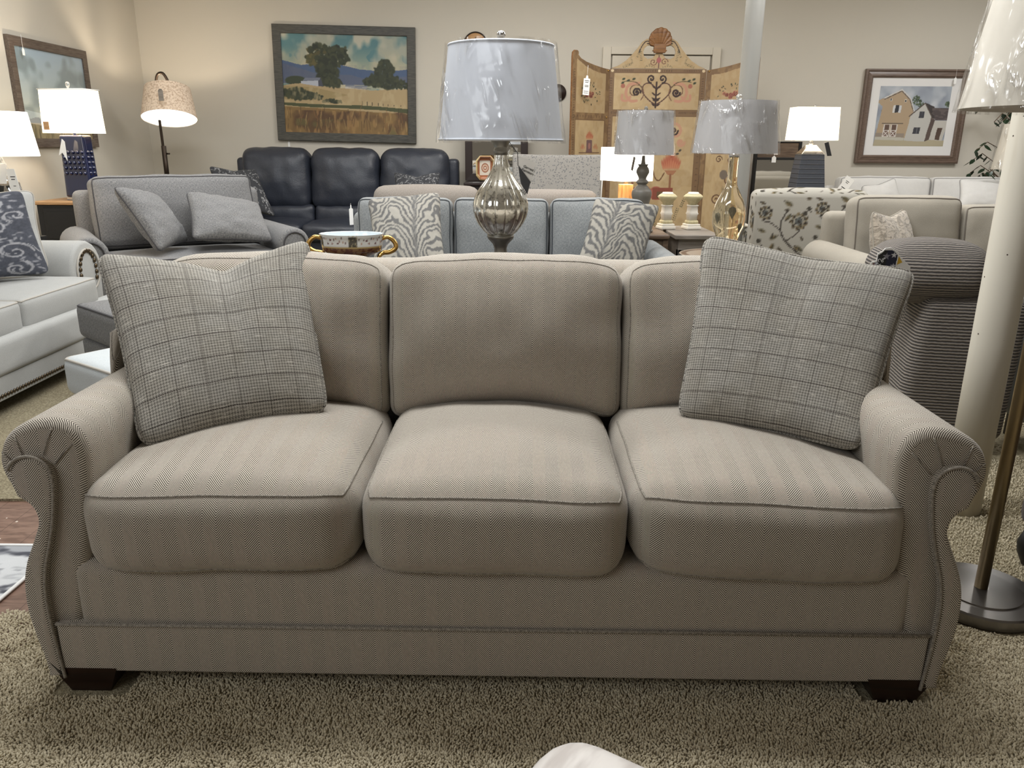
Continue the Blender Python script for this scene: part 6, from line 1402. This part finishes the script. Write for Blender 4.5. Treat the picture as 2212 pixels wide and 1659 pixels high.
# ficus
fx_ = at(2190, 330, 8.2); fi = thing('potted_ficus', 'potted ficus tree with dark glossy leaves in the far right corner behind the pillar', 'plant', (fx_.x+.20, 8.3, 0))
p = lathe([(.13, .0105), (.17, .3), (.18, .32), (.16, .32), (.15, .28)], 28); mk('pot', p[0], p[1], M['greywood'], fi)
rr = random.Random(12); tr = [tube(crv([(0, 0, .28), (.02, 0, .8), (-.02, .0, 1.3), (.02, 0, 1.8)], 5), .014, 7)]; lv = []
for k in range(46):
    z = .75+1.35*rr.random(); a_ = rr.random()*6.28; l = .22+.3*rr.random(); L_ = min(l, .34) if math.sin(a_) > 0 else l; p0 = Vector((0, 0, z-.1)); p1 = Vector((L_*math.cos(a_)*1.25, min(.30, L_*math.sin(a_)), z+.1+.1*rr.random())); p2 = p1+Vector((math.cos(a_)*.10, min(.05, math.sin(a_)*.05), -.08))
    tr.append(tube([p0, p1, p2], .004, 5))
    for j in range(9):
        b = p0.lerp(p1, .45+.55*j/5) if j < 6 else p1.lerp(p2, (j-5)/3); an = rr.random()*6.28; ln = .07+.03*rr.random(); d = Vector((math.cos(an), math.sin(an)*.7, -.5-rr.random()*.6)).normalized(); sd = d.cross(Vector((rr.random()-.5, rr.random()-.5, 1))).normalized()
        if b.y+d.y*ln > .36: d.y = -abs(d.y)
        lv.append(([b, b+d*ln*.3+sd*ln*.24, b+d*ln*.65+sd*ln*.2, b+d*ln, b+d*ln*.65-sd*ln*.2, b+d*ln*.3-sd*ln*.24, b+d*ln*.45-Vector((0, 0, .004))], [(0, 1, 6), (1, 2, 6), (2, 3, 6), (3, 4, 6), (4, 5, 6), (5, 0, 6)], None))
t = join(*tr); mk('trunk', t[0], t[1], M['bark'], fi); t = join(*lv); mk('foliage', t[0], t[1], M['leaf'], fi)
# wrapped shade lamp beyond the near pillar
wx_ = at(2212, 310, 6.6).x; wl_ = thing('floor_lamp', 'floor lamp with plastic-wrapped cream shade, mostly hidden behind the chipped pillar', 'lamp', (wx_, 6.6, 0))
p = lathe([(.14, .0105), (.14, .03), (.02, .04), (.012, .06), (.012, 1.2)], 24); mk('pole', p[0], p[1], M['bronze'], wl_); z0_, z1_ = at(2190, 366, 6.6).z, at(2190, 268, 6.6).z
drum(wl_, z0_, z1_, .20, .16, M['shade_cream']); film(wl_, z0_, z1_, .20, .16, 23, amp=.008)
t = tube([(0, 0, 1.1), (0, 0, z1_-.01), (.158, 0, z1_-.006)], .005, 5); mk('harp', t[0], t[1], M['bronze'], wl_)
# ribbed recliner behind the sofa
rc = at(2012, 660, 2.98); rcl = thing('recliner', 'ribbed taupe and black recliner left of the chipped pillar', 'chair', (rc.x+.215, 3.17, 0), -.17)
RB = M['ribbed']; zt_ = at(2012, 640, 2.98).z
c = cush(.19, .22, (zt_-.07)/2, .045, 24, (.0, .01, .0), (0, 0, 0), deform=lambda p: [p[0]-(.07*(1-p[2]/.35)*.5 if p[1] < 0 else .03*(1-p[2]/.35)*.5)*(1 if p[0] < 0 else .3), p[1], p[2]]); c = xf(c, (0, 0, .07+(zt_-.07)/2)); mk('body', c[0], c[1], RB, rcl, uv=c[2])
c = cush(.205, .15, .10, .08, 24, (.02, .03, .03), (-.165, -.07, zt_+.078), wr=.004); mk('headrest_cushion', c[0], c[1], RB, rcl, uv=c[2])
c = box(-.15, .15, -.18, .18, .0105, .068, .01); mk('base', c[0], c[1], M['black'], rcl, uv=c[2])
# slivers at the right edge
ch = thing('armchair', 'pale blue-grey chair with dark welt, just showing between the pillar and the right edge', 'chair', (2.45, 3.05, 0), 0)
c = cush(.36, .20, .30, .08, 14, (0, .02, 0), (0, 0, .40)); mk('body', c[0], c[1], M['paleblue'], ch, uv=c[2]); piped(ch, None, Matrix.Identity(4), 0, 0, 0, M['bluewelt'], .007)
c = cush(.30, .09, .2, .06, 12, c=(.04, .09, .85)); mk('backrest', c[0], c[1], M['paleblue'], ch, uv=c[2])
for sx in (-1, 1):
    for sy in (-1, 1): c = box(sx*.28-.02, sx*.28+.02, sy*.15-.02, sy*.15+.02, .0105, .12, .002); mk('leg', c[0], c[1], M['espresso'], ch, uv=c[2])
bc = thing('armchair', 'dark brown armchair with black feet, cut off by the right edge', 'chair', (1.80, 1.83, 0), 0)
bm = fabric('dark_brown_cloth', (72, 58, 48), var=.2)
c = cush(.30, .30, .16, .05, 14, (0, .0, .02), (0, 0, .29)); mk('body', c[0], c[1], bm, bc, uv=c[2]); c = cush(.09, .28, .22, .06, 10, c=(.22, 0, .60)); mk('backrest', c[0], c[1], bm, bc, uv=c[2])
for sx in (-1, 1):
    for sy in (-1, 1): p = xf(lathe([(.022, .0105), (.04, .05), (.045, .08), (.03, .125)], 16), (sx*.25, sy*.25, 0)); mk('leg', p[0], p[1], M['black'], bc)
# near floor lamp at the right edge
NLx, NLy = 1.285, 1.885; nf = thing('floor_lamp', 'brushed metal floor lamp with round stepped base and large plastic-wrapped shade at the right edge', 'lamp', (NLx, NLy, 0))
p = lathe([(.150, .0105), (.153, .016), (.153, .042), (.149, .047), (.108, .048), (.104, .0485)], 72, cap=True); bs_ = mk('base', p[0], p[1], M['pewterbase'], nf, smooth=False)
p = lathe([(.104, .0486), (.102, .052), (.02, .056), (.0, .056)], 60, cap=False); mk('base_step', p[0], p[1], M['pewterbase'], bs_, smooth=False)
p = lathe([(.0165, .054), (.0165, 1.42)], 28); mk('pole', p[0], p[1], M['brass'], nf, label='antique brass pole')
sz = at(2097, 232, NLy).z; R_ = NLx-at(2097, 228, NLy).x-.004
drum(nf, sz, sz+.33, R_, R_*.80, M['shade_cream'], 96); film(nf, sz, sz+.33, R_, R_*.80, 29, n=200, m_=20, amp=.004)
p = lathe([(.0, sz+.335), (.012, sz+.335), (.014, sz+.35), (.001, sz+.37)], 16); mk('finial', p[0], p[1], M['brass'], nf)
for k in range(3): t = tube([(0, 0, sz+.32), (R_*.79*math.cos(k*2.1+.4), R_*.79*math.sin(k*2.1+.4), sz+.325)], .0022, 5); mk('spider', t[0], t[1], M['brass'], nf)

# ============================================================ light
def area(x, y, z, sx, sy, e, c, rx=0, ry=0, rz=0):
    l = bpy.data.lights.new('ceiling_and_fill_panel', 'AREA'); l.shape = 'RECTANGLE'; l.size = sx; l.size_y = sy; l.energy = e; l.color = c
    o = bpy.data.objects.new('ceiling_and_fill_panel', l); COL.objects.link(o); o.location = (x, y, z); o.rotation_euler = (rx, ry, rz); return o
area(-.3, 2.3, CEIL-.03, 2.4, .5, 84, (.97, .99, 1.0))
area(-.2, 4.0, CEIL-.03, 2.4, .5, 54, (.97, .99, 1.0))
area(-2.2, 5.4, CEIL-.03, 1.2, .6, 52, (.97, .99, 1.0))
area(2.4, 5.0, CEIL-.03, 1.2, .6, 56, (1, .99, .97))
area(0.4, 6.6, CEIL-.03, 2.4, .6, 68, (1, .98, .94))
area(4.6, 6.6, CEIL-.03, 1.2, .6, 54, (.98, .98, .98))
area(-2.6, -.9, 2.5, 2.6, 1.0, 36, (.93, .97, 1.0), PI/2-.25, 0, -.45)  # added soft front fill from high behind the camera, not a ceiling fixture
W = bpy.data.worlds.new('world'); S.world = W; W.use_nodes = True
W.node_tree.nodes['Background'].inputs[0].default_value = (1, .86, .68, 1); W.node_tree.nodes['Background'].inputs[1].default_value = .15
S.view_settings.view_transform = 'Standard'; S.view_settings.look = 'None'; S.view_settings.exposure = .0; S.view_settings.gamma = 1
S.view_settings.use_curve_mapping = False
